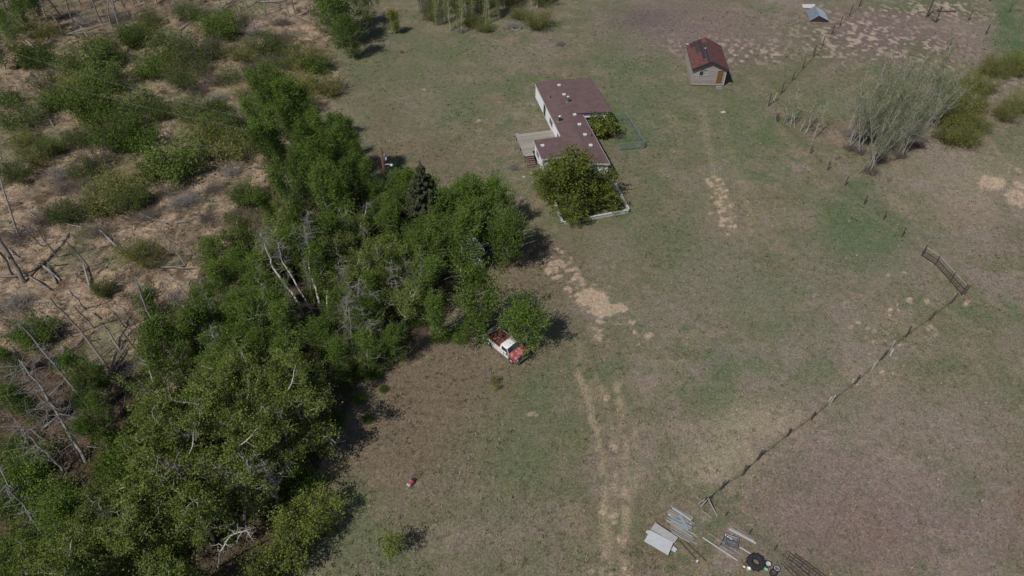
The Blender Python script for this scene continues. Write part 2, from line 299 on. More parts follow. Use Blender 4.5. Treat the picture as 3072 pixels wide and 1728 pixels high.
def ground_color(X, Y):
    px, py = PXY(X, Y)
    wx = (fbm(X, Y, 5, 31) - .5) * 110; wy = (fbm(X, Y, 5, 57) - .5) * 80
    qx, qy = px + wx, py + wy
    n0 = fbm(X, Y, 9, 1); n1 = fbm(X, Y, 2.6, 5); n2 = fbm(X, Y, 1.0, 9, 3)
    c = np.tile(C_['pasture'], (len(X), 1))
    c = blend(c, 'olive', sst(.45, .62, n0) * .7); c = blend(c, 'green', sst(.56, .72, n1) * .5); c = blend(c, 'brown', sst(.55, .75, 1 - n0) * .5); c = blend(c, 'dead', sst(.52, .66, 1 - n1) * .5)
    nm = fbm(X, Y, 3.6, 301, 4); c = blend(c, 'dead', sst(.55, .66, nm) * sst(1500, 2300, px) * .9); c = blend(c, 'green', sst(.56, .66, fbm(X, Y, 2.8, 351, 4)) * .5); c = blend(c, 'tan', sst(.60, .68, fbm(X, Y, 1.7, 371, 4)) * .45)
    for (k, cx, cy, rx, ry, s) in PATCH:
        d = ((qx - cx) / rx) ** 2 + ((qy - cy) / ry) ** 2
        g = np.exp(-d * 1.1) * s
        c = blend(c, k, np.clip(g * (.55 + .9 * n1), 0, 1))
    for pts, wd, s in TRACKS:
        d = polydist(X + (n1 - .5) * .8, Y, pts)
        c = blend(c, 'track', np.clip(1.3 - d / (wd * 1.5), 0, 1) * s * sst(.15, .6, fbm(X, Y, .9, 411, 3)))
    # marsh
    mw = inpoly(px + wx * .6, py + wy * .6, MARSH).astype(float)
    cm = blend(np.tile(C_['straw'], (len(X), 1)), 'straw2', sst(.42, .62, n1) * .85)
    n3 = fbm(X, Y, 4, 77)
    cm = blend(cm, 'brown', sst(.52, .68, n3) * .6); cm = blend(cm, 'litter_shade', sst(.56, .68, fbm(X, Y, 1.6, 15)) * .75); cm = blend(cm, 'litter_shade', sst(.62, .74, fbm(X, Y, .7, 17, 3)) * .6)  # dark blotches: dead litter plus shadows painted into the marsh colour
    cm = blend(cm, 'green', sst(.56, .68, fbm(X, Y, 6, 91)) * .45); cm = blend(cm, 'litter_shade', sst(150, 40, qy) * sst(700, 400, qx) * .45); cm = blend(cm, 'olive', sst(.5, .66, fbm(X, Y, 3, 95)) * sst(620, 480, qy) * .4)
    c = c * (1 - mw[:, None]) + cm * mw[:, None]
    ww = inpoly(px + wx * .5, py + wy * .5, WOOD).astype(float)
    c = blend(c, 'litter_shade', ww * (.75 + .2 * n1))  # wood floor: dark leaf litter with tree shade put into the colour
    # bare sand, broken edges
    sd_ = np.zeros(len(X))
    nn = fbm(X, Y, .85, 21, 3, .5)
    for (cx, cy, rx, ry, s) in SANDP:
        d = ((px + wx * .25 - cx) / rx) ** 2 + ((py + wy * .25 - cy) / ry) ** 2
        sd_ = np.maximum(sd_, s * np.exp(-d * .7))
    c = blend(c, 'sand', sst(.50, .72, sd_ * .8 + (nn - .5) * 1.0) * .78 * sst(.12, .3, sd_))
    dd = np.zeros(len(X)); nd = vnoise(X / .62, Y / .8, 43) * .75 + vnoise(X / .3, Y / .4, 44) * .25
    for (cx, cy, rx, ry, s) in DOTS:
        d = ((qx - cx) / rx) ** 2 + ((qy - cy) / ry) ** 2; dd = np.maximum(dd, s * np.exp(-d))
    c = blend(c, 'dkmauve', sst(.3, .5, 1 - nd) * np.clip(dd * 1.2, 0, 1) * .4); c = blend(c, 'dot', sst(.58, .76, nd + dd * .08) * np.clip(dd * 1.6, 0, 1) * .75)
    return c
def ground_z(X, Y):
    px, py = PXY(X, Y)
    mw = inpoly(px, py, MARSH).astype(float)
    t = sst(.35, .75, fbm(X, Y, 1.4, 3, 3)) * .22 * mw
    base = (fbm(X, Y, 2.2, 12, 4) - .5) * .10
    return base + t - .14 * mw - .02

# ------------------------------------------------------------------ ground sheet
def coords(lo, hi, step, far):
    a = list(np.arange(lo, hi + 1e-6, step)); k = step * 2; x = a[0]; pre = []
    while x > -far: x -= k; k *= 1.5; pre.append(x)
    x = a[-1]; k = step * 2; post = []
    while x < far: x += k; k *= 1.5; post.append(x)
    return np.array(pre[::-1] + a + post)
gx = coords(-98, 98, .26, 2500); gy = coords(18, 138, .26, 2500)
XX, YY = np.meshgrid(gx, gy); X = XX.ravel(); Y = YY.ravel()
near = (np.abs(X) < 140) & (Y > 10) & (Y < 180)
COL = np.tile(C_['olive'], (len(X), 1)); Z = np.zeros(len(X))
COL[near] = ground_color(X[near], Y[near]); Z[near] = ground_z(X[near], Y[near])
nx, ny = len(gx), len(gy)
ii = np.arange(nx * ny).reshape(ny, nx)
F = np.stack([ii[:-1, :-1].ravel(), ii[:-1, 1:].ravel(), ii[1:, 1:].ravel(), ii[1:, :-1].ravel()], 1)
gm = np_mesh('ground', np.stack([X, Y, Z], 1), [F], M_GROUND, {'Col': COL}, smooth=True)
tag(link('ground', gm), kind='structure')

# matted dead grass blades lying on the pasture and in the marsh
rs = np.random.RandomState(3)
def blades(name, n, x0, x1, y0, y1, ln, wd, hgt, keep=None, vary=(.5, 1.6), mixc=None):
    Y = y0 + (y1 - y0) * rs.rand(n) ** 1.0; X = (rs.rand(n) * 2 - 1) * (Y * .78 + 24)
    m = (X > x0) & (X < x1)
    X, Y = X[m], Y[m]
    if keep is not None:
        k = keep(X, Y); X, Y = X[k], Y[k]
    n = len(X); a = rs.rand(n) * 2 * PI + fbm(X, Y, 3, 66) * 5; l = ln * (.5 + rs.rand(n)); ww = wd * (.6 + .8 * rs.rand(n)); h = hgt * (.3 + rs.rand(n))
    Z = ground_z(X, Y)
    cs, sn = np.cos(a), np.sin(a)
    V = np.zeros((n, 3, 3)); V[:, 0] = np.stack([X - sn * ww / 2, Y + cs * ww / 2, Z + .0], 1); V[:, 1] = np.stack([X + sn * ww / 2, Y - cs * ww / 2, Z + .0], 1)
    V[:, 2] = np.stack([X + cs * l, Y + sn * l, Z + h], 1)
    c = ground_color(X, Y) * (vary[0] + (vary[1] - vary[0]) * rs.rand(n, 1))
    if mixc is not None:
        s = rs.rand(n) < mixc[1]; c[s] = c[s] * .4 + np.array(C_[mixc[0]]) * .6
    me = np_mesh(name, V.reshape(-1, 3), [np.arange(n * 3).reshape(n, 3)], M_STRAW, {'Col': np.repeat(c, 3, 0)})
    return tag(link(name, me), 'short dry grass and stubble matted over the open pasture' if 'grass' in name else None, 'grass', kind='stuff')
def in_marsh(X, Y): px, py = PXY(X, Y); return inpoly(px, py, MARSH)
def in_wood(X, Y): px, py = PXY(X, Y); return inpoly(px, py, WOOD)
blades('pasture_grass', 330000, -90, 100, 19, 130, .20, .055, .08, keep=lambda x, y: ~in_marsh(x, y) & ~in_wood(x, y), mixc=('pale', .10))
def tufts(name, n, label, keep, x0, x1, y0, y1, hgt, nb=7, spread=.10):
    Y = y0 + (y1 - y0) * rs.rand(n); X = (rs.rand(n) * 2 - 1) * (Y * .78 + 24); m = (X > x0) & (X < x1); X, Y = X[m], Y[m]
    k = keep(X, Y); X, Y = X[k], Y[k]; k = fbm(X, Y, 4, 501, 4) + .35 * rs.rand(len(X)) > .66; X, Y = X[k], Y[k]; n = len(X)
    tone = rs.rand(n); base = ground_color(X, Y); g = np.array(C_['green']); p_ = np.array(C_['pale'])
    base = np.where(tone[:, None] < .5, base * .45 + g * .5, np.where(tone[:, None] < .75, base * .8, base * .5 + p_ * .6))
    sz_ = .5 + rs.rand(n); Z = ground_z(X, Y); V_ = []; Cc = []
    for b in range(nb):
        a = rs.rand(n) * 2 * PI; r0 = spread * rs.rand(n) * sz_; bx, by = X + r0 * np.cos(a), Y + r0 * np.sin(a); l = hgt * .6 * sz_; h = hgt * sz_ * (.5 + .6 * rs.rand(n)); w_ = .03 * sz_ + .01
        V3 = np.zeros((n, 3, 3)); V3[:, 0] = np.stack([bx - np.sin(a) * w_, by + np.cos(a) * w_, Z - .02], 1); V3[:, 1] = np.stack([bx + np.sin(a) * w_, by - np.cos(a) * w_, Z - .02], 1); V3[:, 2] = np.stack([bx + np.cos(a) * l, by + np.sin(a) * l, Z + h], 1)
        V_.append(V3.reshape(-1, 3)); Cc.append(np.repeat(base * (.7 + .6 * rs.rand(n, 1)), 3, 0))
    V_ = np.concatenate(V_); Cc = np.concatenate(Cc)
    tag(link(name, np_mesh(name, V_, [np.arange(len(V_)).reshape(-1, 3)], M_STRAW, {'Col': Cc})), label, 'grass', kind='stuff')
tufts('grass_tufts', 30000, 'low tufts of green and dry grass dotted over the pasture', lambda x, y: ~in_marsh(x, y) & ~in_wood(x, y), -90, 100, 19, 130, .20)
tufts('marsh_tussocks', 22000, 'straw and green tussocks standing up in the boggy ground', in_marsh, -130, 0, 30, 150, .38, 8, .16)
o = blades('marsh_straw', 170000, -120, -5, 30, 150, .50, .07, .22, keep=in_marsh, vary=(.55, 1.45), mixc=('pale', .15)); o['label'] = 'flattened tan straw covering the boggy ground at left'
o = blades('leaf_litter', 60000, -80, 10, 19, 100, .3, .10, .12, keep=in_wood, vary=(.4, 1.6), mixc=('brown', .25)); o['label'] = 'dead leaves, sticks and weeds on the floor of the wood'

# ------------------------------------------------------------------ plants
class Plant:
    """skeleton tubes + leaf quads, numpy"""
    def __init__(s, seed): s.rs = np.random.RandomState(seed); s.tv = []; s.tf = []; s.tn = 0; s.lp = []; s.ls = []
    def tube(s, P, r0, r1, n=4):
        P = np.asarray(P, float); m = len(P); T = np.gradient(P, axis=0); T /= np.linalg.norm(T, axis=1)[:, None] + 1e-9
        up = np.array([0.3, .9, .31]) if abs(T[0][2]) > .7 else np.array([0., 0, 1])
        U = np.cross(T, up); U /= np.linalg.norm(U, axis=1)[:, None] + 1e-9; W = np.cross(T, U)
        r = np.linspace(r0, r1, m)[:, None, None]; a = np.arange(n) * 2 * PI / n
        V = P[:, None, :] + r * (np.cos(a)[None, :, None] * U[:, None, :] + np.sin(a)[None, :, None] * W[:, None, :])
        s.tv.append(V.reshape(-1, 3)); i = np.arange(m - 1)[:, None] * n; k = np.arange(n)[None, :]; k2 = (k + 1) % n
        s.tf.append((np.stack([i + k, i + k2, i + n + k2, i + n + k], -1).reshape(-1, 4) + s.tn)); s.tn += m * n
    def path(s, p, d, L, n=5, wob=.15, lift=0.0):
        d = np.asarray(d, float); d = d / np.linalg.norm(d); P = [np.asarray(p, float)]
        for i in range(n):
            d = d + s.rs.normal(0, wob, 3) + np.array([0, 0, lift]); d /= np.linalg.norm(d); P.append(P[-1] + d * L / n)
        return np.array(P)
    def leaves(s, c, n, sig, size):
        s.lp.append(np.asarray(c)[None] + s.rs.normal(0, 1, (n, 3)) * np.asarray(sig)); s.ls.append(np.full(n, size))
    def meshes(s, name, bark, leaf):
        tm = np_mesh(name + '_wood', np.concatenate(s.tv), [np.concatenate(s.tf)], bark, smooth=True) if s.tv else None
        lm = None
        if s.lp:
            c = np.concatenate(s.lp); z = np.concatenate(s.ls); n = len(c); rs_ = s.rs
            z = z * (.6 + .8 * rs_.rand(n)); c[:, 2] = np.maximum(c[:, 2], .05)
            nrm = rs_.normal(0, 1, (n, 3)) + np.array([-.15, -.1, .7]); nrm /= np.linalg.norm(nrm, axis=1)[:, None]
            t = np.cross(nrm, rs_.normal(0, 1, (n, 3))); t /= np.linalg.norm(t, axis=1)[:, None]; b = np.cross(nrm, t)
            t *= z[:, None] * .55; b *= z[:, None] * .42
            V = np.stack([c - t, c - b, c + t, c + b], 1).reshape(-1, 3)
            v = np.clip(rs_.normal(.5, .28, n), 0, 1)
            lm = np_mesh(name + '_leaves', V, [np.arange(4 * n).reshape(n, 4)], leaf, {'v': np.repeat(v, 4)})
        return tm, lm

def g_aspen(seed, H, Rr, z0=.25, nb=34, leaves=8000, size=.13, bark=M_BARK_PALE, leaf=L_ASPEN, lean=.07, tr=.11, clump=.30, shape=1.0, up=.8):
    p = Plant(seed); rs_ = p.rs
    T = p.path((0, 0, -.2), (rs_.normal(0, lean), rs_.normal(0, lean), 1), H, 9, .06); p.tube(T, tr, .02, 6)
    per = max(3, leaves // (nb * 6))
    for i in range(nb):
        f = z0 + (1 - z0) * ((i + rs_.rand()) / nb) ** .9; f = min(f, .985)
        k = f * 9; j = min(int(k), 8); q = T[j] + (T[j + 1] - T[j]) * (k - j)
        g = (f - z0) / (1 - z0); prof = (math.sin(PI * min(1, (g * .82 + .16)) ** shape)) ** .7
        L = Rr * prof * (.4 + 1.0 * rs_.rand()) + .15
        a = i * 2.4 + rs_.rand() * .8; el = up * (.7 + .5 * rs_.rand())
        B = p.path(q, (math.cos(a), math.sin(a), el), L * 1.15, 4, .12, .05); p.tube(B, .026, .010, 3)
        for m in range(6):
            t = .35 + .65 * (m + .5) / 6; bi = t * 4; bj = min(int(bi), 3); c = B[bj] + (B[bj + 1] - B[bj]) * (bi - bj)
            c = c + rs_.normal(0, .18, 3)
            p.leaves(c, int(per * (.15 + 1.5 * rs_.rand() ** 1.5)), (clump * .8, clump * .8, clump * 1.15), size)
        if rs_.rand() < .8: p.tube(p.path(B[2], (math.cos(a + 1), math.sin(a + 1), .7), L * .7, 3, .2), .018, .008, 3)
    p.leaves(T[-1], per, (.15, .15, .35), size)
    return p.meshes('aspen', bark, leaf)
def g_poplar(seed, H, Rr, leaves=11000, size=.14, leaf=L_POPLAR, bark=M_BARK_PALE, z0=.22, limbs=12, clump=.26, fl=.5):
    p = Plant(seed); rs_ = p.rs
    T = p.path((0, 0, -.2), (rs_.normal(0, .06), rs_.normal(0, .06), 1), H * .8, 7, .09); p.tube(T, .17, .05, 7)
    tips = []
    for i in range(limbs):
        f = z0 + (1 - z0) * (i + rs_.rand() * .6) / limbs; k = f * 7; j = min(int(k), 6); q = T[j] + (T[j + 1] - T[j]) * (k - j)
        a = i * 2.4 + rs_.rand(); L = Rr * (1.15 - .45 * f) * (.8 + .4 * rs_.rand())
        B = p.path(q, (math.cos(a), math.sin(a), .55 + .5 * f), L, 6, .22, .06); p.tube(B, .075, .02, 5)
        for m in range(7):
            t = rs_.randint(1, 7); C = p.path(B[t], rs_.normal(0, 1, 3) * (1, 1, .6) + np.array([math.cos(a), math.sin(a), .7]), L * .45 * (.5 + rs_.rand()), 4, .3, .05)
            p.tube(C, .024, .006, 3); tips.append(C)
            if rs_.rand() < .5: p.tube(p.path(C[2], rs_.normal(0, 1, 3) + np.array([0, 0, .4]), L * .25, 3, .3), .012, .004, 3)
    per = leaves // (len(tips) * 3)
    for C in tips:
        w = .25 + 1.5 * rs_.rand() ** 1.3
        for k in (2, 3, 4): p.leaves(C[k] + rs_.normal(0, .12, 3), int(per * w), (clump, clump, clump * .7), size)
    return p.meshes('poplar', bark, leaf)
def g_willow(seed, H=2.6, Rr=2.4, stems=60, leaves=6500, size=.12, leaf=L_WILLOW, bark=M_TWIG_PURP, wob=.14, clump=.27):
    p = Plant(seed); rs_ = p.rs; per = max(2, leaves // (stems * 8)) if leaves else 0
    for i in range(stems):
        a = rs_.rand() * 2 * PI; t = rs_.rand() ** .6; r0 = Rr * .45 * rs_.rand() ** .5; b0 = a + rs_.normal(0, .5)
        L = math.hypot(H, Rr * .6) * (.75 + .35 * rs_.rand()) * (1 - .25 * t)
        B = p.path((r0 * math.cos(b0), r0 * math.sin(b0), -.1), (math.cos(a) * t * .9, math.sin(a) * t * .9, 1), L, 6, wob, -.04 * t)
        p.tube(B, .022, .006, 3)
        for m in range(2): p.tube(p.path(B[3 + m], rs_.normal(0, .5, 3) + np.array([math.cos(a) * t, math.sin(a) * t, .8]), L * .35, 3, .2), .010, .004, 3)
        if per:
            for m in range(8):
                f = .3 + .7 * m / 7; bi = f * 6; bj = min(int(bi), 5); c = B[bj] + (B[bj + 1] - B[bj]) * (bi - bj) + rs_.normal(0, .12, 3)
                p.leaves(c, int(per * (.4 + 1.2 * rs_.rand())), (clump, clump, clump * .8), size)
    return p.meshes('willow', bark, leaf)
def g_brush(seed, H=1.6, Rr=1.9, stems=90, bark=M_TWIG_PURP, leaf=None):
    p = Plant(seed); rs_ = p.rs
    for i in range(stems):
        a = rs_.rand() * 2 * PI; t = rs_.rand() ** .7; r0 = Rr * .5 * rs_.rand()
        L = math.hypot(H * (1 - t * .3), Rr * .6 * t) * (.6 + .5 * rs_.rand())
        B = p.path((r0 * math.cos(a + 1), r0 * math.sin(a + 1), 0), (math.cos(a) * t * 1.3, math.sin(a) * t * 1.3, 1), L, 5, .22, -.05); p.tube(B, .018, .005, 3)
        for m in range(4): p.tube(p.path(B[1 + m], rs_.normal(0, 1, 3) + np.array([0, 0, .5]), L * .35, 3, .3), .010, .004, 3)
    return p.meshes('brush', bark, None)
def g_barepoplar(seed, H=9.5, nb=26, hazy=420, bark=M_STEM, leaf=L_HAZE, tr=.045, up=1.7, lean=.12, ln=.22):
    p = Plant(seed); rs_ = p.rs
    T = p.path((0, 0, -.2), (rs_.normal(.1, lean), rs_.normal(0, lean), 1), H, 8, .05); p.tube(T, tr, .012, 5)
    for i in range(nb):
        f = .22 + .76 * (i + rs_.rand()) / nb; k = f * 8; j = min(int(k), 7); q = T[j] + (T[j + 1] - T[j]) * (k - j)
        a = rs_.rand() * 2 * PI; L = H * ln * (1.25 - f) * (.6 + .7 * rs_.rand())
        B = p.path(q, (math.cos(a), math.sin(a), up), L, 4, .16, .03); p.tube(B, .022, .006, 3)
        for m in range(2): p.tube(p.path(B[1 + m], rs_.normal(0, .7, 3) + np.array([math.cos(a), math.sin(a), 1.3]), L * .5, 3, .2), .012, .005, 3)
        if hazy: p.leaves(B[3], hazy // nb, (.25, .25, .3), .10)
    return p.meshes('barepoplar', bark, leaf)
def g_dead(seed, H=8, nb=22, spread=2.2, bark=M_TWIG_GREY, tr=.16, curl=.3):
    p = Plant(seed); rs_ = p.rs
    T = p.path((0, 0, -.2), (rs_.normal(0, .08), rs_.normal(0, .08), 1), H, 8, .07); p.tube(T, tr, .03, 6)
    for i in range(nb):
        f = .25 + .74 * (i + rs_.rand()) / nb; k = f * 8; j = min(int(k), 7); q = T[j] + (T[j + 1] - T[j]) * (k - j)
        a = i * 2.4 + rs_.rand(); L = spread * (1.3 - .8 * f) * (.5 + .8 * rs_.rand())
        B = p.path(q, (math.cos(a), math.sin(a), .3), L, 6, curl, .05); p.tube(B, .045, .010, 4)
        for m in range(6): C = p.path(B[1 + m % 6], rs_.normal(0, 1, 3) + np.array([math.cos(a), math.sin(a), .1]), L * .45 * (.4 + rs_.rand()), 4, .35); p.tube(C, .02, .005, 3); p.tube(p.path(C[2], rs_.normal(0, 1, 3), L * .22, 3, .3), .01, .004, 3)
    return p.meshes('dead', bark, None)
def g_spruce(seed, H=9.0, Rr=2.5):
    p = Plant(seed); rs_ = p.rs; p.tube([(0, 0, -.2), (0, 0, H * .5), (0, 0, H)], .16, .02, 7)
    z = .5
    while z < H - .15:
        f = z / H; n = int(11 - 5 * f)
        for i in range(n):
            a = i * 2 * PI / n + rs_.rand() * .6 + z * 3; L = Rr * (1 - f) ** .85 * (.8 + .35 * rs_.rand()) + .12
            B = p.path((0, 0, z), (math.cos(a), math.sin(a), -.15 + .5 * f), L, 5, .05, .05); p.tube(B, .03, .008, 3)
            side = np.array([-math.sin(a), math.cos(a), 0])
            m = int(L * 150) + 12; t = rs_.rand(m) ** .75; w = (1 - t * .75) * .42 * L * .6
            c = B[0] + (B[-1] - B[0]) * t[:, None] + side[None] * (rs_.uniform(-1, 1, m) * w)[:, None]; c[:, 2] += rs_.normal(-.04, .07, m) - .12 * np.abs(rs_.rand(m))
            p.lp.append(c); p.ls.append(np.full(m, .15))
        z += .30 + .12 * rs_.rand()
    p.leaves((0, 0, H), 60, (.06, .06, .2), .1)
    return p.meshes('spruce', M_BARK_SNAG, L_SPRUCE)

V = {}
V['aspen_slim'] = [g_aspen(100 + i, 10.5, 1.4, .16, 42, 6200, .13, shape=.9, up=1.6) for i in range(4)]
V['aspen'] = [g_aspen(120 + i, 8.0, 2.1, .06, 46, 8500, .135, up=1.1) for i in range(5)]
V['aspen_broad'] = [g_aspen(140 + i, 7.6, 2.8, .03, 54, 12500, .14, up=.85) for i in range(4)]
V['poplar'] = [g_poplar(160 + i, 10.5, 3.7) for i in range(5)]
V['poplar_small'] = [g_poplar(170 + i, 7.0, 2.6, 6500, .13) for i in range(3)]
V['willow'] = [g_willow(180 + i, 2.6, 2.4, st, lv, .12, lf, M_TWIG_PURP) for i, (st, lv, lf) in enumerate([(60, 7000, L_WILLOW), (70, 4200, L_WILLOW), (80, 2600, L_WILLOW), (60, 6500, L_ASPEN), (75, 3400, L_WILLOW_Y), (60, 6000, L_WILLOW), (85, 1800, L_WILLOW)])]
V['willow_y'] = [g_willow(190 + i, 4.2, 1.9, 70, 3600, .12, L_WILLOW_Y, M_TWIG_GREEN) for i in range(3)]
V['brush'] = [g_brush(200 + i) for i in range(3)]
V['brush_grey'] = [g_brush(205 + i, 1.5, 1.7, 90, M_TWIG_GREY) for i in range(2)]
V['bare'] = [g_barepoplar(210 + i) for i in range(6)]
V['bare_small'] = [g_barepoplar(220 + i, 3.8, 14, 90, tr=.035, ln=.3) for i in range(3)]
V['sparse_aspen'] = [g_aspen(230 + i, 10, 1.4, .08, 40, 2600, .13, M_BARK_WHITE, L_YELLOW, tr=.085, clump=.4, up=1.6) for i in range(4)]
V['dead'] = [g_dead(240 + i, 9) for i in range(3)]
V['snag'] = [g_dead(250 + i, 11, 12, .7, M_TWIG_GREY, .15, .2) for i in range(4)]
V['spruce'] = [g_spruce(260, 11.5, 3.3)]
V['sapling'] = [g_aspen(270 + i, 3.4, 1.2, .08, 26, 1500, .13, M_TWIG_GREEN, L_YELLOW, tr=.035, clump=.22) for i in range(3)]
V['shrub'] = [g_willow(280 + i, 1.5, 1.3, 34, 5200, .09, L_ASPEN, M_TWIG_PURP) for i in range(3)]
V['maple'] = [g_poplar(290 + i, 6.2, 3.6, 15000, .17, L_OLIVE, M_TWIG_GREY, .12, 15, .36) for i in range(2)]
V['yard_bush'] = [g_willow(295, 2.6, 1.6, 44, 3600, .22, L_OLIVE, M_TWIG_PURP, .14, .2)]
V['cone'] = [g_aspen(298, 4.6, 1.05, .03, 34, 3800, .14, M_TWIG_GREEN, L_WILLOW_Y, tr=.05, up=.9, shape=.75)]
V['greybush'] = [g_brush(299, .6, .8, 60, M_TWIG_GREY)]

NAMES = dict(aspen_slim='aspen_tree', aspen='aspen_tree', aspen_broad='aspen_tree', poplar='poplar_tree', poplar_small='poplar_tree', willow='willow_bush', willow_y='willow_bush', brush='leafless_bush',
             brush_grey='leafless_bush', bare='bare_poplar', bare_small='bare_poplar', sparse_aspen='aspen_tree', dead='dead_tree', snag='dead_tree', spruce='spruce_tree', sapling='sapling', shrub='green_shrub', maple='maple_tree', yard_bush='yard_bush', cone='cone_shaped_bush', greybush='grey_shrub')
CATS = dict(willow_bush='bush', leafless_bush='bush', sapling='sapling', green_shrub='shrub', yard_bush='bush', cone_shaped_bush='bush', grey_shrub='shrub', bare_poplar='tree', dead_tree='dead tree')
REG = []    # things whose label is finished by where they stand: (object, look, category, group, px, py)
def plant(kind, x, y, s=1.0, look=None, group=None, label=None, sz=None, z=0.0, tilt=(0, 0), var=None, img=None):
    tm, lm = V[kind][var if var is not None else rnd.randrange(len(V[kind]))]
    nm = NAMES[kind]; r = empty(nm, (x, y, z), rnd.random() * 6.28); r.rotation_euler = (tilt[0], tilt[1], rnd.random() * 6.28); r.scale = (s, s, sz or s)
    tree = nm.endswith('tree') or nm in ('bare_poplar', 'sapling')
    if tm: link('trunk' if tree else 'stems', tm, r)
    if lm: link('crown' if tree else 'leaves', lm, r)
    cat = CATS.get(nm, 'tree')
    if label: tag(r, label, cat, group)
    else:
        im = img or PXY(x, y, 0); REG.append((r, look, cat, group, im[0], im[1]))
    return r
def plant_px(kind, px, py, s=1.0, hc=0.0, **kw):
    """px,py = photo pixel of the point at height hc above the base"""
    p = G(px, py, hc); kw.setdefault('img', (px, py)); return plant(kind, p.x, p.y, s, **kw)

placed = []
def scatter(kinds, poly, n, mind, hc, srange, look, group, tries=60):
    xs = [p[0] for p in poly]; ys = [p[1] for p in poly]; k = 0; t = 0
    while k < n and t < n * tries:
        t += 1; px = rnd.uniform(min(xs), max(xs)); py = rnd.uniform(min(ys), max(ys))
        if not inpoly(np.array([px]), np.array([py]), poly)[0]: continue
        s = rnd.uniform(*srange); h = hc * s; q = G(px, py, h)
        if any((q.x - a) ** 2 + (q.y - b) ** 2 < mind * mind for a, b in placed): continue
        placed.append((q.x, q.y)); kd = rnd.choice(kinds); plant(kd, q.x, q.y, s, look if isinstance(look, str) else look[kd], group, img=(px, py)); k += 1

# --- single plants the eye picks out
_v = G(1420, 745, 1.3)
for _dx, _dy in [(0, 0), (.4, -2.2), (-1.2, -1.0), (1.6, -1.4)]: placed.append((_v.x + _dx, _v.y + _dy))
plant_px('spruce', 1272, 600, 1.22, 6.5, sz=1.0, label='dark green spruce, the only conifer standing in the leafy wood')
placed.append(tuple(G(1272, 600, 6.5)[:2])); placed.append(tuple((G(1272, 600, 6.5) + Vector((.3, -2.3, 0)))[:2]))
for px, py, s, lb in [(1716, 552, 1.34, 'olive green spreading tree hiding the near end of the white house'), (1645, 565, .68, 'smaller olive green tree at left of the spreading tree by the house'), (1805, 585, .62, 'thin olive green tree between the house corner and the low yard wall')]:
    plant_px('maple', px, py, s, 2.9 * s, label=lb, group='olive green trees at the near end of the house', sz=s * .85)
plant_px('maple', 1720, 640, .5, 1.5, label='low olive green tree touching the front of the pale yard wall', group='olive green trees at the near end of the house', sz=.42)
plant_px('yard_bush', 1812, 378, 1.15, 1.3, label='yellow green bush beside the brown roof and the wire pen')
plant_px('brush', 1850, 402, .75, .5, label='purple brown leafless bush inside the wire pen')
plant_px('cone', 1188, 62, 1.0, 2.2, label='small cone shaped yellow green bush alone on the grass near the top')
plant_px('aspen_broad', 1015, 62, 1.6, 4.5, sz=1.3, label='big bright green bushy tree at the top edge, left of the cone bush'); placed.append(tuple(G(1020, 55, 4.5)[:2]))
for px, py, s, lb in [(1090, 5, 1.1, 'dark green tree behind the big bright tree at the top edge'), (985, 30, 1.1, 'green tree at lower left of the big bright tree near the top'), (1050, 115, .9, 'dark green tree at lower right of the big bright tree near the top')]:
    plant_px('aspen_broad', px, py, s, 4 * s, label=lb, group='green trees at the top edge'); placed.append(tuple(G(px, py, 4 * s)[:2]))
plant_px('willow_y', 920, 165, 1.25, 2.4, label='tall yellow green bush on the marsh edge below the big bright tree')
plant_px('aspen', 1318, 940, .85, 4.0, label='green aspen just left of the red and white pickup'); placed.append(tuple(G(1335, 950, 4)[:2]))
plant_px('aspen_broad', 1430, 932, 1.2, 4.2, label='broad green aspen above the pickup, left of the overhanging tree', var=1); placed.append(tuple(G(1405, 905, 4)[:2]))
plant_px('aspen_broad', 1582, 980, .98, 3.4, label='green aspen overhanging the cab of the red and white pickup', var=2); placed.append(tuple(G(1565, 945, 4)[:2]))
plant_px('sapling', 1170, 1640, .95, 1.2, label='small bright yellow green bush alone on the grass at bottom centre', var=0)
plant_px('brush_grey', 1541, 497, .62, .5, label='leafless grey bush beside the deck steps')
plant_px('greybush', 1680, 130, 1.8, .3, label='pale silvery shrub on the open grass above the white house')
for px, py, s, lb in [(1482, 1148, .35, 'small yellow green weed on the brown grass below the pickup'), (1487, 1166, .28, 'smaller weed just under the yellow green one below the pickup')]:
    plant_px('sapling', px, py, s, .3, label=lb)
plant_px('aspen_broad', 2445, -30, .55, 1.5, label='bright green tree at the top edge behind the metal lean-to roof'); plant_px('aspen_broad', 2400, -25, .4, 1.5, label='small green tree at the top edge, left behind the metal lean-to roof')
plant_px('brush', 1205, 155, .35, .2, label='small dark leafless bush on grass right of the marsh edge')

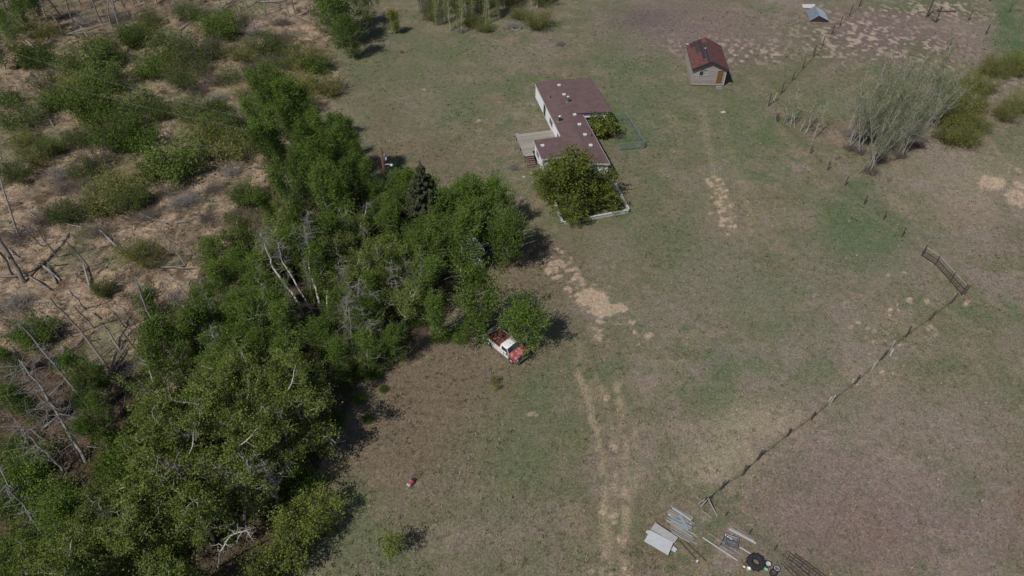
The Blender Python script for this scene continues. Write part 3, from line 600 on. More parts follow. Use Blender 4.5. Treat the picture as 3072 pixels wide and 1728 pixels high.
# --- willows and brush of the marsh
WB = [(52, 350, 60), (95, 175, 44), (135, 240, 44), (185, 290, 48), (262, 175, 62), (305, 235, 58), (275, 320, 64), (405, 118, 40), (440, 88, 24), (510, 145, 66), (590, 155, 70), (665, 85, 52), (712, 52, 38), (725, 160, 42), (450, 205, 44), (415, 320, 58), (482, 340, 30),
      (570, 335, 52), (605, 400, 48), (665, 385, 60), (700, 445, 56), (350, 405, 66), (290, 475, 52), (410, 415, 50), (530, 480, 84), (465, 510, 50), (110, 465, 46), (48, 520, 42), (360, 560, 52), (310, 612, 54), (385, 600, 46), (740, 590, 46), (790, 235, 54), (800, 130, 50),
      (870, 180, 44), (905, 250, 46), (985, 262, 46), (905, 320, 50), (815, 310, 54), (770, 365, 54), (745, 425, 46), (245, 640, 48), (445, 772, 46), (395, 755, 34), (312, 868, 32), (110, 1000, 54), (190, 640, 40), (560, 250, 36), (545, 205, 40), (640, 60, 34), (560, 40, 34), (310, 130, 30), (470, 120, 26), (200, 210, 30), (380, 250, 34), (520, 230, 34), (630, 160, 34), (650, 330, 34), (750, 290, 36), (860, 300, 36), (250, 520, 36), (30, 300, 26), (840, 380, 40), (680, 420, 36), (950, 200, 38), (340, 180, 34), (450, 60, 30), (380, 90, 30), (120, 100, 34), (560, 330, 36), (610, 210, 34), (690, 230, 36), (800, 190, 36), (230, 250, 34), (880, 360, 40), (700, 380, 40), (230, 420, 34), (160, 440, 34), (60, 420, 30), (410, 370, 36), (420, 600, 36), (270, 560, 36)]
for i, (px, py, r) in enumerate(WB):
    d = (G(px, py) - Vector((0, 0, CAM_H))).length; rad = r * d / FPX * .98; s = rad / 2.2
    yel = i % 5 == 3
    plant_px('willow_y' if yel and s < 1.2 else 'willow', px, py, s * (1.1 if yel else 1), .9 * s, look='%s willow bush' % ('yellowish green' if yel and s < 1.2 else ('large dull green' if r > 55 else ('small green' if r < 35 else 'rounded green'))), group='willow bushes in the marsh', sz=(s * .85 + .25) * (.8 if yel else 1.0))
BB = [(172, 520, 44), (195, 560, 44), (500, 570, 40), (565, 592, 50), (640, 235, 42), (590, 268, 42), (655, 292, 40), (850, 105, 42), (640, 125, 34), (760, 90, 40), (835, 60, 34), (440, 645, 44), (530, 605, 44), (295, 690, 44), (130, 652, 44), (50, 905, 60), (60, 700, 50), (830, 460, 40), (690, 510, 44), (610, 460, 34), (500, 420, 30), (770, 290, 40), (540, 20, 40), (480, 940, 36), (520, 890, 36), (620, 650, 40), (690, 640, 34), (240, 60, 40), (350, 50, 40), (740, 200, 36), (540, 130, 40), (60, 980, 44), (640, 560, 40)]
for i, (px, py, r) in enumerate(BB):
    d = (G(px, py) - Vector((0, 0, CAM_H))).length; s = r * d / FPX / 1.7
    plant_px('brush_grey' if i % 3 == 0 else 'brush', px, py, s, .5 * s, look='leafless %s bush' % ('grey' if i % 3 == 0 else 'purple brown'), group='leafless bushes in the marsh', sz=s * .8)
# --- dead standing trunks, top left
SN = [(68, 64), (60, 70), (145, 73), (188, 100), (186, 53), (222, 68), (254, 70), (305, 68), (337, 81), (361, 90), (352, 60), (397, 66), (438, 21), (404, 22), (20, 30), (40, 20), (100, 40), (794, 45), (867, 51), (884, 47), (888, 50), (931, 60), (670, 36), (530, 20), (470, 10), (280, 20), (240, 10), (330, 8), (610, 6), (740, 20)]
for px, py in SN: plant_px('snag', px, py, rnd.uniform(.8, 1.1), 0, look='tall bare dead trunk', group='bare dead trunks at the top left')
for px, py, s in [(10, 80, .9), (40, 30, 1.0), (-30, 120, .9), (-20, 20, 1.), (80, -20, 1.1), (-60, -40, 1.1)]:
    q = G(px, py, 5); plant('aspen', q.x, q.y, s, 'dark green tree', 'dark trees in the top left corner', img=(px, py)); placed.append((q.x, q.y))
for px in range(-150, 960, 75):
    q = G(px + rnd.uniform(-20, 20), -75 - rnd.random() * 60, 5); plant('sparse_aspen' if rnd.random() < .4 else 'snag', q.x, q.y, 1.0, 'thin tree', 'thin trees along the top edge', img=(px, -60))
# --- stands
for i in range(34): plant_px(['willow_y', 'brush_grey', 'brush'][i % 3], rnd.uniform(1270, 1640), rnd.uniform(-15, 95) * (1 if i % 2 else .6), rnd.uniform(.7, 1.2), .5, look=['yellow green bush', 'grey leafless bush', 'dark leafless bush'][i % 3], group='low bushes among the top edge aspens')
scatter(['sparse_aspen'], [(1262, 30), (1290, 80), (1380, 105), (1440, 105), (1500, 60), (1560, 40), (1660, 10), (1670, -40), (1250, -40)], 70, 1.1, .0, (.55, .9), 'thinly leafed white trunked aspen', 'thinly leafed aspens at the top edge')
placed2 = list(placed)
scatter(['aspen_slim'], [(790, 350), (900, 300), (990, 370), (1090, 470), (1100, 560), (1030, 620), (900, 600), (820, 490)], 42, 1.35, 6.0, (.85, 1.1), 'slender bright green aspen', 'slender aspens left of the power pole')
scatter(['aspen', 'aspen_broad'], [(1120, 560), (1240, 560), (1330, 600), (1420, 555), (1500, 600), (1560, 680), (1500, 720), (1380, 740), (1300, 760), (1160, 700)], 30, 2.1, 4.8, (.75, 1.0), 'leafy green aspen', 'green aspens around the spruce')
scatter(['aspen', 'poplar_small'], [(830, 620), (1000, 620), (1160, 690), (1290, 770), (1290, 890), (1150, 920), (1000, 850), (900, 760), (760, 760), (700, 690)], 30, 2.4, 4.6, (.75, 1.05), {'aspen': 'green aspen', 'poplar_small': 'grey green poplar'}, 'trees in the middle of the wood')
scatter(['aspen', 'aspen_broad'], [(430, 930), (560, 900), (640, 780), (760, 780), (840, 900), (880, 1000), (860, 1100), (700, 1120), (560, 1180), (430, 1060)], 20, 2.6, 4.0, (.7, .95), 'leafy green aspen', 'aspens on the marsh side of the wood')
scatter(['aspen_broad', 'aspen'], [(1010, 930), (1120, 930), (1200, 980), (1250, 1040), (1180, 1090), (1080, 1080), (1010, 1120), (960, 1040)], 9, 2.4, 3.4, (.6, .8), 'low green aspen', 'low aspens at the edge of the wood left of the pickup')
scatter(['poplar'], [(480, 1180), (600, 1090), (760, 1080), (900, 1120), (930, 1180), (870, 1330), (740, 1420), (640, 1490), (540, 1530), (440, 1500), (430, 1320)], 22, 3.0, 6.5, (.8, 1.05), 'tall pale green poplar', 'tall poplars in the near wood')
scatter(['poplar', 'aspen'], [(150, 1560), (300, 1450), (470, 1540), (590, 1580), (620, 1620), (600, 1728), (560, 1900), (0, 1900), (60, 1700)], 22, 2.9, 5.0, (.7, .95), {'poplar': 'dark green poplar', 'aspen': 'dark green aspen'}, 'trees along the bottom edge of the wood')
scatter(['aspen', 'shrub'], [(0, 1060), (90, 1090), (110, 1240), (60, 1320), (0, 1330)], 4, 2.4, 2.2, (.55, .8), {'aspen': 'small dark aspen', 'shrub': 'dark green shrub'}, 'dark trees at the left edge')
scatter(['aspen', 'aspen_broad'], [(230, 1110), (330, 1130), (350, 1290), (300, 1330), (250, 1250)], 5, 2.0, 2.6, (.5, .7), 'small dark green aspen', 'small aspens near the leaning dead trunks')
for px, py in [(80,1395),(20,1500),(330,1540),(140,1500),(60,1650),(250,1610),(20,1720),(180,1720),(330,1400),(400,1330),(380,1440)]: plant_px('shrub' , px, py, rnd.uniform(1.2,2.0), 1.0, look='dark leafy shrub', group='dark shrubs among the dead trees at lower left')
for px, py, s in [(870, 1560, 1.0), (900, 1530, .8), (975, 1500, .9), (1000, 1530, .8), (960, 1560, .9), (920, 1610, 1.0), (850, 1640, 1.1), (820, 1700, 1.1), (890, 1690, 1.), (780, 1740, 1.1), (940, 1570, .7), (990, 1580, .6), (860, 1600, .9)]:
    plant_px('sapling', px, py, s * 1.05, 1.5 * s, look='yellow green sapling', group='yellow green saplings at the wood edge near the bottom')
placed = []
scatter(['shrub', 'willow'], [(820, 620), (1180, 700), (1280, 880), (1190, 1060), (1060, 1080), (1000, 1330), (880, 1480), (780, 1728), (300, 1728), (330, 1500), (560, 1150), (560, 950), (700, 760)], 44, 3.4, .5, (.6, 1.1), {'shrub': 'low green shrub', 'willow': 'low dull willow'}, 'undergrowth shrubs in the wood')
for px, py, s in [(1120, 1120, .6), (1150, 1165, .35), (1060, 1130, .6), (1080, 1195, .5), (1010, 1260, .6), (1100, 1255, .4), (1030, 1110, .8), (1180, 1010, 1.), (1260, 960, .9), (1320, 1010, .8), (1380, 1015, .7), (1450, 990, .6)]:
    plant_px('shrub', px, py, s, .3, look='small green shrub', group='small shrubs along the wood edge')
scatter(['bare', 'dead'], [(640, 640), (1000, 640), (1250, 760), (1240, 900), (1100, 980), (900, 1000), (700, 1050), (560, 1000), (600, 850)], 26, 1.2, 7.5, (.7, .95), {'bare': 'leafless pale poplar', 'dead': 'grey dead tree'}, 'leafless trees standing in the wood')
scatter(['bare', 'dead'], [(450, 1200), (700, 1150), (900, 1200), (800, 1450), (500, 1500), (250, 1600)], 14, 1.5, 8.5, (.8, 1.1), {'bare': 'leafless pale poplar', 'dead': 'grey dead tree'}, 'leafless trees standing in the near wood')
# --- bare thicket and willows at the right
scatter(['bare'], [(2540, 400), (2555, 450), (2590, 470), (2650, 440), (2720, 440), (2790, 390), (2800, 330), (2700, 310), (2600, 340)], 48, .75, .0, (.85, 1.25), 'tall leafless poplar', 'leafless poplars in the thicket at right')
for px, py in [(2330, 365), (2372, 380), (2385, 385), (2412, 405), (2420, 400), (2440, 420), (2400, 395), (2350, 370)]: plant_px('bare_small', px, py, rnd.uniform(1.1, 1.7), 0, look='thin leafless sapling', group='thin leafless saplings left of the thicket')
for px, py, s in [(2500, 480, .8), (2530, 500, .7), (2480, 500, .6), (2655, 545, .7), (2460, 490, .6), (2570, 520, .8)]: plant_px('bare_small', px, py, s, 0, look='low leafless sapling', group='low leafless saplings at the foot of the thicket')
for bx, by, k in [(2545, 440, 4), (2577, 450, 5), (2610, 512, 7), (2705, 465, 7), (2795, 390, 5), (2655, 470, 3)]:
    for i in range(k): plant_px('bare', bx + rnd.uniform(-12, 12), by + rnd.uniform(-7, 7), rnd.uniform(.7, 1.2), 0, look='leafless clump stem', group='leafless poplars in the thicket at right', tilt=(rnd.uniform(-.05, .12), rnd.uniform(-.02, .16)))
for px, py, s in [(2560, 400, 1.2), (2660, 430, 1.3), (2750, 400, 1.3), (2600, 330, 1.2), (2700, 360, 1.2), (2800, 350, 1.1)]: plant_px('brush_grey', px, py, s, .5, look='leafless grey bush', group='grey bushes inside the thicket')
for px, py, s in [(2548, 440, .7), (2580, 452, .8), (2612, 510, .9), (2700, 462, .8), (2640, 470, .9), (2760, 430, .8), (2660, 400, 1.2), (2600, 400, 1.2)]: plant_px('brush', px, py, s, .4, look='dark leafless bush', group='dark bushes at the foot of the thicket')
for px, py, s in [(2865, 400, .95), (2900, 415, .8), (2900, 350, 1.0), (2860, 345, .9), (2930, 370, .8), (2915, 300, 1.0), (2870, 285, .9), (2960, 255, .8), (2910, 245, .8), (3030, 335, .8), (3066, 310, .9), (3010, 215, .7), (3065, 200, .9), (2835, 240, .7), (2965, 205, .7), (3040, 180, .8), (2985, 180, .6)]:
    plant_px('willow_y', px, py, s * 1.1, 1.6 * s, look='yellow green willow bush', group='yellow green willows at the right edge')

# ------------------------------------------------------------------ trunks and logs traced end to end
def trunk(name, pts, h, r0, r1, m, look, cat, group=None, label=None, twigs=0, tw=.9, tufted=0, twm=None, seed=0, foot=True):
    """pts: pixels of base..top; heights rise to h"""
    n = len(pts); P = []
    for i, (a, b) in enumerate(pts):
        f = i / (n - 1); q = G(a, b, h * f if not isinstance(h, (list, tuple)) else h[i]); P.append(np.array(q))
    # densify with slight wobble
    rs_ = np.random.RandomState(seed + int(pts[0][0])); Q = []
    for a, b in zip(P[:-1], P[1:]):
        for k in range(4):
            Q.append(a + (b - a) * k / 4 + (rs_.normal(0, .05, 3) if (k and foot) else 0))
    Q.append(P[-1]); Q = np.array(Q); base = Q[0].copy(); base[2] = max(0, base[2] if not foot else 0); Q = Q - base
    if foot: Q = np.vstack([Q[0] + np.array([0, 0, -.25]), Q])
    r = empty(name, base)
    few = twigs <= 6 and not tufted
    p = Plant(seed); p.rs = rs_; p.tube(Q, r0, r1, 7)
    if not few: tm, _ = p.meshes('t', m, None); link('trunk', tm, r)
    if not twigs: tm, _ = p.meshes('t', m, None); link('trunk', tm, r)
    if twigs:
        if not few: p = Plant(seed + 1)
        for i in range(twigs):
            k = int(len(Q) * (.3 + .69 * p.rs.rand())); q = Q[min(k, len(Q) - 1)]; a = p.rs.rand() * 6.28; L = tw * (.5 + p.rs.rand())
            B = p.path(q, (math.cos(a), math.sin(a), .35), L, 5, .3, .02); p.tube(B, .03, .008, 4)
            for m_ in range(4): C = p.path(B[1 + m_], p.rs.normal(0, 1, 3) + np.array([0, 0, .2]), L * .5, 4, .3); p.tube(C, .014, .005, 3)
        for i in range(tufted):
            C = p.path(Q[-1 - (i % 5)], p.rs.normal(0, 1, 3) + np.array([0, 0, .5]), tw * 1.1 * (.4 + p.rs.rand()), 5, .35); p.tube(C, .022, .006, 3)
            for m_ in range(4): p.tube(p.path(C[1 + m_], p.rs.normal(0, 1, 3), tw * .5, 3, .3), .010, .004, 3)
        bm_, _ = p.meshes('b', (m if few else twm) or m, None); bo_ = link('trunk' if few else 'branches', bm_, r)
        if not few: bo_['kind'] = 'stuff'
    if label: tag(r, label, cat, group)
    else: REG.append((r, look, cat, group, pts[0][0], pts[0][1]))
    return r
TB = 'leaning white birch trunks in the wood'
trunk('birch_tree', [(917, 960), (893, 907), (821, 806), (799, 748), (782, 700)], 9, .15, .05, M_BARK_WHITE, '', 'tree', TB, 'long white birch trunk leaning left, leftmost of the bare birches', 14, 1.5, 24, M_TWIG_GREY)
trunk('birch_tree', [(951, 965), (913, 893), (845, 782), (835, 730)], 8, .12, .04, M_BARK_WHITE, '', 'tree', TB, 'slimmer white birch trunk leaning left, second of the bare birches', 10, 1.3, 20, M_TWIG_GREY, seed=3)
trunk('birch_tree', [(966, 956), (951, 883), (927, 801), (929, 748), (913, 700)], 9, .14, .05, M_BARK_WHITE, '', 'tree', TB, 'forked white birch trunk, third of the bare birches from the left', 14, 1.6, 24, M_TWIG_GREY, seed=5)
trunk('birch_tree', [(982, 970), (983, 873)], 3.6, .11, .08, M_BARK_WHITE, '', 'tree', TB, 'short upright white birch trunk, rightmost of the bare birches', seed=6, twigs=3, tw=.8)
trunk('birch_tree', [(1084, 800), (1084, 709), (1100, 610)], 7, .11, .04, M_BARK_WHITE, '', 'tree', None, 'thin upright white trunk between the birches and the spruce', 10, 1.1, 8, M_TWIG_GREY)
trunk('birch_tree', [(1107, 830), (1100, 760), (1088, 690)], 5, .07, .03, M_BARK_PALE, '', 'tree', None, 'crooked pale trunk between the upright white trunk and the spruce', 8, 1.1, 6, M_TWIG_GREY)
trunk('dead_tree', [(1067, 1040), (1072, 931), (1115, 883)], 5.5, .10, .04, M_TWIG_GREY, '', 'dead tree', None, 'grey dead tree with tangled hanging twigs, left of the low aspens', 22, 1.3, 18)
trunk('birch_tree', [(655, 1700), (662, 1655), (692, 1607), (740, 1592)], 7.5, .09, .03, M_BARK_WHITE, '', 'tree', None, 'white birch stem curving right, near the bottom of the wood', 10, .9, 8)
trunk('birch_tree', [(660,1200), (648, 1150), (641, 1120)], 7, .08, .03, M_BARK_WHITE, '', 'tree', None, 'white broken stem above the tall poplars with a sideways limb', 5, .9, 3)
trunk('dead_branch', [(1039, 1322), (1000, 1328), (950, 1318), (898, 1300)], [.5, .4, .35, .3], .03, .07, M_BARK_WHITE, '', 'branch', None, 'bare white fallen limb reaching from the wood onto the grass', 9, 1.0, 4, foot=False)
DT = 'leaning dead trunks at the left'
trunk('dead_tree', [(58, 709), (0, 531)], 7.5, .14, .09, M_BARK_GREY, '', 'dead tree', DT, 'grey dead trunk at the left edge, above the thick dark one', 4, .7)
trunk('dead_tree', [(72, 848), (30, 770), (-20, 690), (-80, 610)], 8.5, .27, .18, M_BARK_SNAG, '', 'dead tree', DT, 'thick dark trunk at the left edge, the stoutest of the dead trunks', 6, 1.2)
trunk('dead_tree', [(40, 830), (10, 770), (-30, 730)], 6.5, .16, .10, M_BARK_SNAG, '', 'dead tree', DT, 'dark dead trunk just left of the thick one at the edge', 3, .8)
trunk('dead_tree', [(332, 1115), (240, 990), (150, 895)], 7, .14, .10, M_BARK_SNAG, '', 'dead tree', DT, 'bare brown snag leaning left across the tan straw, no branches', 3, .3)
trunk('dead_tree', [(558, 1137), (500, 1030), (440, 930), (402, 832)], 10, .17, .07, M_BARK_SNAG, '', 'dead tree', DT, 'tall split dead trunk with hanging grey limbs at the marsh edge', 16, 1.8, 4, M_TWIG_GREY)
trunk('dead_tree', [(520, 1060), (470, 960), (420, 860)], 7, .09, .04, M_TWIG_GREY, '', 'dead tree', DT, 'thinner grey dead trunk crossing the tall split one', 6, 1.2, 2)
trunk('dead_tree', [(556, 796), (520, 740), (482, 688)], 4.6, .09, .05, M_BARK_GREY, '', 'dead tree', DT, 'short leaning dead trunk above the tan clearing, twiggy at its tip', 3, .6, 20, M_TWIG_PURP)
trunk('dead_tree', [(583, 931), (536, 850)], 3, .09, .07, M_BARK_GREY, '', 'dead tree', DT, 'short pale stub trunk at the right side of the tan clearing', 3, .5)
trunk('dead_tree', [(359, 1051), (335, 1010), (310, 976)], 2.6, .11, .09, M_BARK_GREY, '', 'dead tree', DT, 'short stump of a trunk right of the brown snag', 3, .5)
trunk('dead_tree', [(177, 1110), (110, 1030), (54, 969)], 5.5, .12, .06, M_BARK_GREY, '', 'dead tree', DT, 'grey dead trunk left of the brown snag, with side limbs', 8, 1.2)
trunk('dead_tree', [(257, 1385), (190, 1270), (130, 1170), (56, 1078)], 8.5, .17, .05, M_BARK_GREY, '', 'dead tree', DT, 'large grey dead tree with a wide tangle of curling branches', 44, 2.6, 10, M_TWIG_GREY)
trunk('dead_tree', [(267, 1223), (200, 1140), (126, 1050)], 6.5, .13, .06, M_BARK_GREY, '', 'dead tree', DT, 'straight grey dead trunk right of the large tangled dead tree', 6, .8)
trunk('dead_tree', [(194, 1420), (130, 1350), (61, 1279)], 6, .13, .05, M_BARK_GREY, '', 'dead tree', DT, 'grey dead tree below the large tangled one, limbs drooping', 22, 1.9, 6, M_TWIG_GREY)
trunk('dead_tree', [(140, 1618), (80, 1530), (19, 1457)], 7, .13, .05, M_BARK_GREY, '', 'dead tree', DT, 'pale dead trunk at the lower left corner above the undergrowth', 14, 1.6, 4, M_TWIG_GREY)
trunk('dead_tree', [(75, 1235), (0, 1150)], 5, .08, .04, M_BARK_GREY, '', 'dead tree', DT, 'thin grey dead pole at the left edge beside the tangled dead tree', 2, .5)
trunk('dead_tree', [(50, 1510), (0, 1400)], 5, .10, .06, M_BARK_GREY, '', 'dead tree', DT, 'grey dead trunk at the far left edge below the tangled dead tree', 8, 1.2)
for a, b, h in [((271, 124), (241, 77), 2.2), ((771, 100), (745, 36), 4), ((735, 90), (700, 0), 6), ((610, 470), (598, 440), 1.)]:
    trunk('dead_tree', [a, b], h, .10, .07, M_BARK_GREY, 'leaning grey stub of a dead tree', 'dead tree', 'dead stubs in the marsh', None, 2, .4)
LG = [((200, 102), (350, 62)), ((195, 103), (345, 96)), ((445, 60), (500, 57)), ((655, 42), (720, -5)), ((80, 122), (190, 218)), ((130, 150), (165, 195)), ((205, 85), (290, 60)), ((430, 62), (470, 85)), ((540, 90), (580, 60)), ((890, 48), (930, 68)), ((150, 210), (190, 225)), ((95, 635), (240, 655)), ((40, 700), (110, 690)),
      ((80, 825), (150, 870)), ((120, 790), (180, 840)), ((145, 800), (170, 850)), ((300, 690), (350, 740)), ((420, 640), (500, 670)), ((270, 860), (250, 790)), ((300, 1160), (400, 1010)), ((130, 1285), (235, 1195)), ((125, 1268), (215, 1210)), ((320, 1130), (380, 1080)), ((0, 830), (80, 825)), ((10, 420), (90, 390)), ((20, 380), (95, 405)),
      ((150, 360), (160, 375)), ((760, 500), (850, 510)), ((1235, 880), (1290, 850)), ((0, 1010), (60, 990)), ((420, 1075), (500, 1120)), ((700, 0), (640, 40)), ((780, 5), (860, 0))]
for i, (a, b) in enumerate(LG):
    trunk('fallen_log', [a, ((a[0] + b[0]) / 2, (a[1] + b[1]) / 2 + rnd.uniform(-3, 3)), b], [.16, .3, .2], .13, .08, [M_BARK_GREY, M_BARK_SNAG][i % 2], 'fallen %s log on the ground' % ['grey', 'brown'][i % 2], 'log', 'fallen logs in the marsh', None, 2 + i % 4, .5, foot=False)
for i in range(16):
    trunk('dead_tree', *(lambda x, y, h: ([(x, y), (x - h * 11 - rnd.uniform(0, 12), y - h * 15)], h))(rnd.uniform(20, 520), rnd.uniform(680, 1250), rnd.uniform(2.5, 5.5)), .09, .05, [M_BARK_GREY, M_TWIG_GREY][i % 2], 'leaning bare dead trunk', 'dead tree', 'small dead trunks at the left', None, 5, .7)
for i in range(26):
    x, y, a, L = rnd.uniform(0, 560), rnd.uniform(620, 1300), rnd.uniform(-.9, .9), rnd.uniform(25, 70)
    trunk('fallen_log', [(x, y), (x + L * .5 * math.cos(a), y + L * .5 * math.sin(a) + 2), (x + L * math.cos(a), y + L * math.sin(a))], [.15, .25, .18], .09, .05, [M_BARK_GREY, M_BARK_SNAG, M_TWIG_GREY][i % 3], 'thin fallen trunk', 'log', 'thin fallen trunks at the left', None, 4, .5, foot=False)
# heap of broken limbs, and loose sticks everywhere in the marsh
def sticks(name, label, pts, n, rad, ln, m, hz=.5):
    p = Plant(hash(len(name)) % 999 + n)
    for i in range(n):
        c = pts[p.rs.randint(len(pts))]; q = np.array(c) + np.append(p.rs.normal(0, rad, 2), 0); q[2] = abs(p.rs.normal(0, hz * .4)) + .05
        a = p.rs.rand() * 6.28; B = p.path(q, (math.cos(a), math.sin(a), p.rs.normal(0, .12)), ln * (.4 + p.rs.rand()), 4, .12); p.tube(B, .012 + .03 * p.rs.rand(), .008, 3)
    tm, _ = p.meshes(name, m, None); o = link(name, tm); tag(o, label, 'deadwood', kind='stuff'); return o
sticks('brush_pile', 'heap of broken brown branches at the foot of the leaning snag', [tuple(G(350, 1135)), tuple(G(390, 1120)), tuple(G(330, 1150)), tuple(G(410, 1140))], 170, .8, 2.0, M_BARK_SNAG, 1.0)
MP = [G(rnd.uniform(-60, 1000), rnd.uniform(-20, 1500)) for _ in range(4000)]
MP = [tuple(p) for p in MP if in_marsh(np.array([p.x]), np.array([p.y]))[0]]
sticks('fallen_twigs', 'dark twigs and thin branches strewn over the marsh straw', MP, 2600, .5, 1.3, M_TWIG_PURP, .4)
sticks('pale_twigs', 'pale dead twigs strewn among the marsh bushes', MP[::2], 1100, .5, 1.5, M_TWIG_GREY, .7)

exec_parts = True
# ------------------------------------------------------------------ materials of made things
M_ROOF = mat('brown_asphalt_shingles', alb((106, 86, 86)), alb((95, 76, 75)), 1.2, .95, c3=alb((120, 98, 97)), scale3=14, thr3=(.55, .75), bump=.3)
M_WHITE = mat('white_siding', (.88, .89, .90), (.80, .82, .84), 2.5, .7, c3=(.5, .5, .5), scale3=3, thr3=(.66, .8))
M_TRIM = mat('white_trim', (.72, .73, .74), (.55, .56, .56), 5, .6)
M_GLASS = mat('dark_window_glass', (.02, .025, .03), (.05, .06, .07), 2, .15, spec=.6)
M_DARK = mat('near_black_wood', (.035, .03, .028), (.06, .05, .045), 6, .9)  # near-black brown for door, joists, posts and stringers
M_SKIRT = mat('grey_skirting', (.16, .15, .14), (.09, .085, .08), 4, .9)
M_DECK = mat('weathered_deck_boards', (.40, .36, .31), (.25, .225, .19), 3.5, .9, stretch=(1, 8, 8), obj_var=.16)
M_STEP = mat('brown_step_boards', (.22, .15, .125), (.14, .09, .075), 5, .9)
M_STEEL = mat('galvanised_steel', (.5, .52, .54), (.36, .37, .39), 8, .35, .7)
M_CAPW = mat('bright_metal_cap', (.75, .76, .76), (.5, .5, .5), 8, .4)
M_BLACK = mat('black_plastic', (.02, .02, .02), (.04, .04, .04), 8, .5)
M_WALLW = mat('peeling_white_boards', (.62, .61, .58), (.40, .38, .35), 6, .85, c3=(.25, .23, .2), scale3=9, thr3=(.6, .72))
M_PEN = mat('grey_green_painted_rail', (.20, .26, .24), (.13, .17, .155), 8, .7)
M_LOGW = mat('silver_grey_siding', (.40, .335, .32), (.27, .22, .205), 2.2, .9, stretch=(.8, 6, 8), c3=(.38, .41, .46), scale3=1.6, thr3=(.58, .74), obj_var=.14)
M_RUSTROOF = mat('rust_red_roofing', alb((106, 70, 64)), alb((86, 58, 56)), 1.6, .9, c3=alb((132, 94, 84)), scale3=7, thr3=(.58, .75))
M_BAREROOF = mat('bare_dark_roof_boards', alb((74, 62, 66)), alb((56, 46, 50)), 3, .9, stretch=(8, 1, 1), obj_var=.3)
M_FASC = mat('tarred_fascia', (.03, .03, .036), (.05, .05, .055), 4, .85)
M_ORANGE = mat('worn_orange_door', (.30, .14, .045), (.17, .08, .03), 5, .8, c3=(.10, .065, .045), scale3=9, thr3=(.47, .6))
M_CURT = mat('grey_curtain', (.38, .39, .36), (.28, .28, .26), 6, .8)
M_REDP = mat('faded_red_paint', (.33, .06, .065), (.27, .04, .045), 2, .5, c3=(.50, .26, .25), scale3=2.2, thr3=(.47, .62), spec=.4)
M_REDF = mat('red_fender_paint', (.36, .06, .065), (.42, .14, .14), 3, .4)
M_BED = mat('rusty_red_bed', (.20, .065, .05), (.12, .06, .05), 2.5, .8, c3=(.30, .17, .10), scale3=3, thr3=(.55, .7))
M_TWHITE = mat('white_truck_paint', (.84, .83, .83), (.76, .75, .75), 1.5, .35, spec=.5)
M_CHROME = mat('dull_chrome', (.45, .45, .46), (.25, .25, .26), 5, .3, .8)
M_TYRE = mat('black_rubber', (.022, .022, .026), (.04, .04, .045), 6, .85)
M_RIM = mat('white_steel_rim', (.6, .6, .6), (.4, .4, .4), 8, .5)
M_RIMD = mat('rusty_wheel_hub', (.13, .085, .075), (.07, .05, .045), 8, .8)
M_POLE = mat('orange_brown_pole', (.20, .11, .055), (.11, .06, .03), 3, .9, stretch=(3, 3, .5))
M_POST = mat('dark_fence_post', (.06, .05, .042), (.10, .085, .07), 6, .95)
M_POSTW = mat('pale_split_post', (.5, .48, .44), (.33, .31, .28), 6, .95)
M_WIRE = mat('rusty_fence_wire', (.09, .065, .05), (.06, .045, .038), 5, .8)
M_LINE = mat('power_line_wire', (.3, .3, .3), (.22, .22, .22), 5, .5)
M_SHEET = mat('white_painted_sheet', (.52, .54, .555), (.46, .47, .48), 2.2, .7, c3=(.42, .42, .42), scale3=9, thr3=(.6, .75))
M_SHEET2 = mat('light_grey_sheet', (.42, .40, .40), (.36, .34, .34), 3, .7)
M_BOARD = mat('weathered_grey_board', (.36, .345, .31), (.24, .225, .2), 5, .9, stretch=(1, 7, 7), obj_var=.25)
M_BOARDW = mat('white_flaking_board', (.58, .56, .56), (.44, .42, .41), 6, .85, stretch=(1, 7, 7), obj_var=.1)
M_BOARDB = mat('blue_grey_board', (.25, .31, .34), (.2, .25, .28), 6, .85, obj_var=.1)
M_RUSTP = mat('rusty_steel_pipe', (.13, .085, .07), (.075, .05, .045), 6, .8)
M_TINBLUE = mat('blue_grey_roof_tin', (.24, .26, .32), (.18, .2, .25), 2, .6, .2)
M_TINPALE = mat('pale_roof_tin', (.50, .54, .60), (.38, .42, .48), 3, .5, .2)
M_BUCKO = mat('orange_plastic', (.45, .16, .07), (.38, .12, .05), 4, .5)
M_BUCKG = mat('green_plastic', (.18, .42, .2), (.25, .5, .3), 4, .5)
M_BUCKW = mat('white_plastic', (.7, .75, .7), (.6, .66, .6), 4, .5)
M_TARP = mat('dull_blue_metal', (.08, .12, .2), (.05, .08, .13), 3, .4)

# ------------------------------------------------------------------ white mobile home (local x = along the house to the near end, y = towards the right)
HO = G(1605, 251, 2.8); HA = R(-77.5)
def frame_root(name, o, az): return empty(name, (o.x, o.y, 0), az)
home = frame_root('mobile_home', HO, HA)
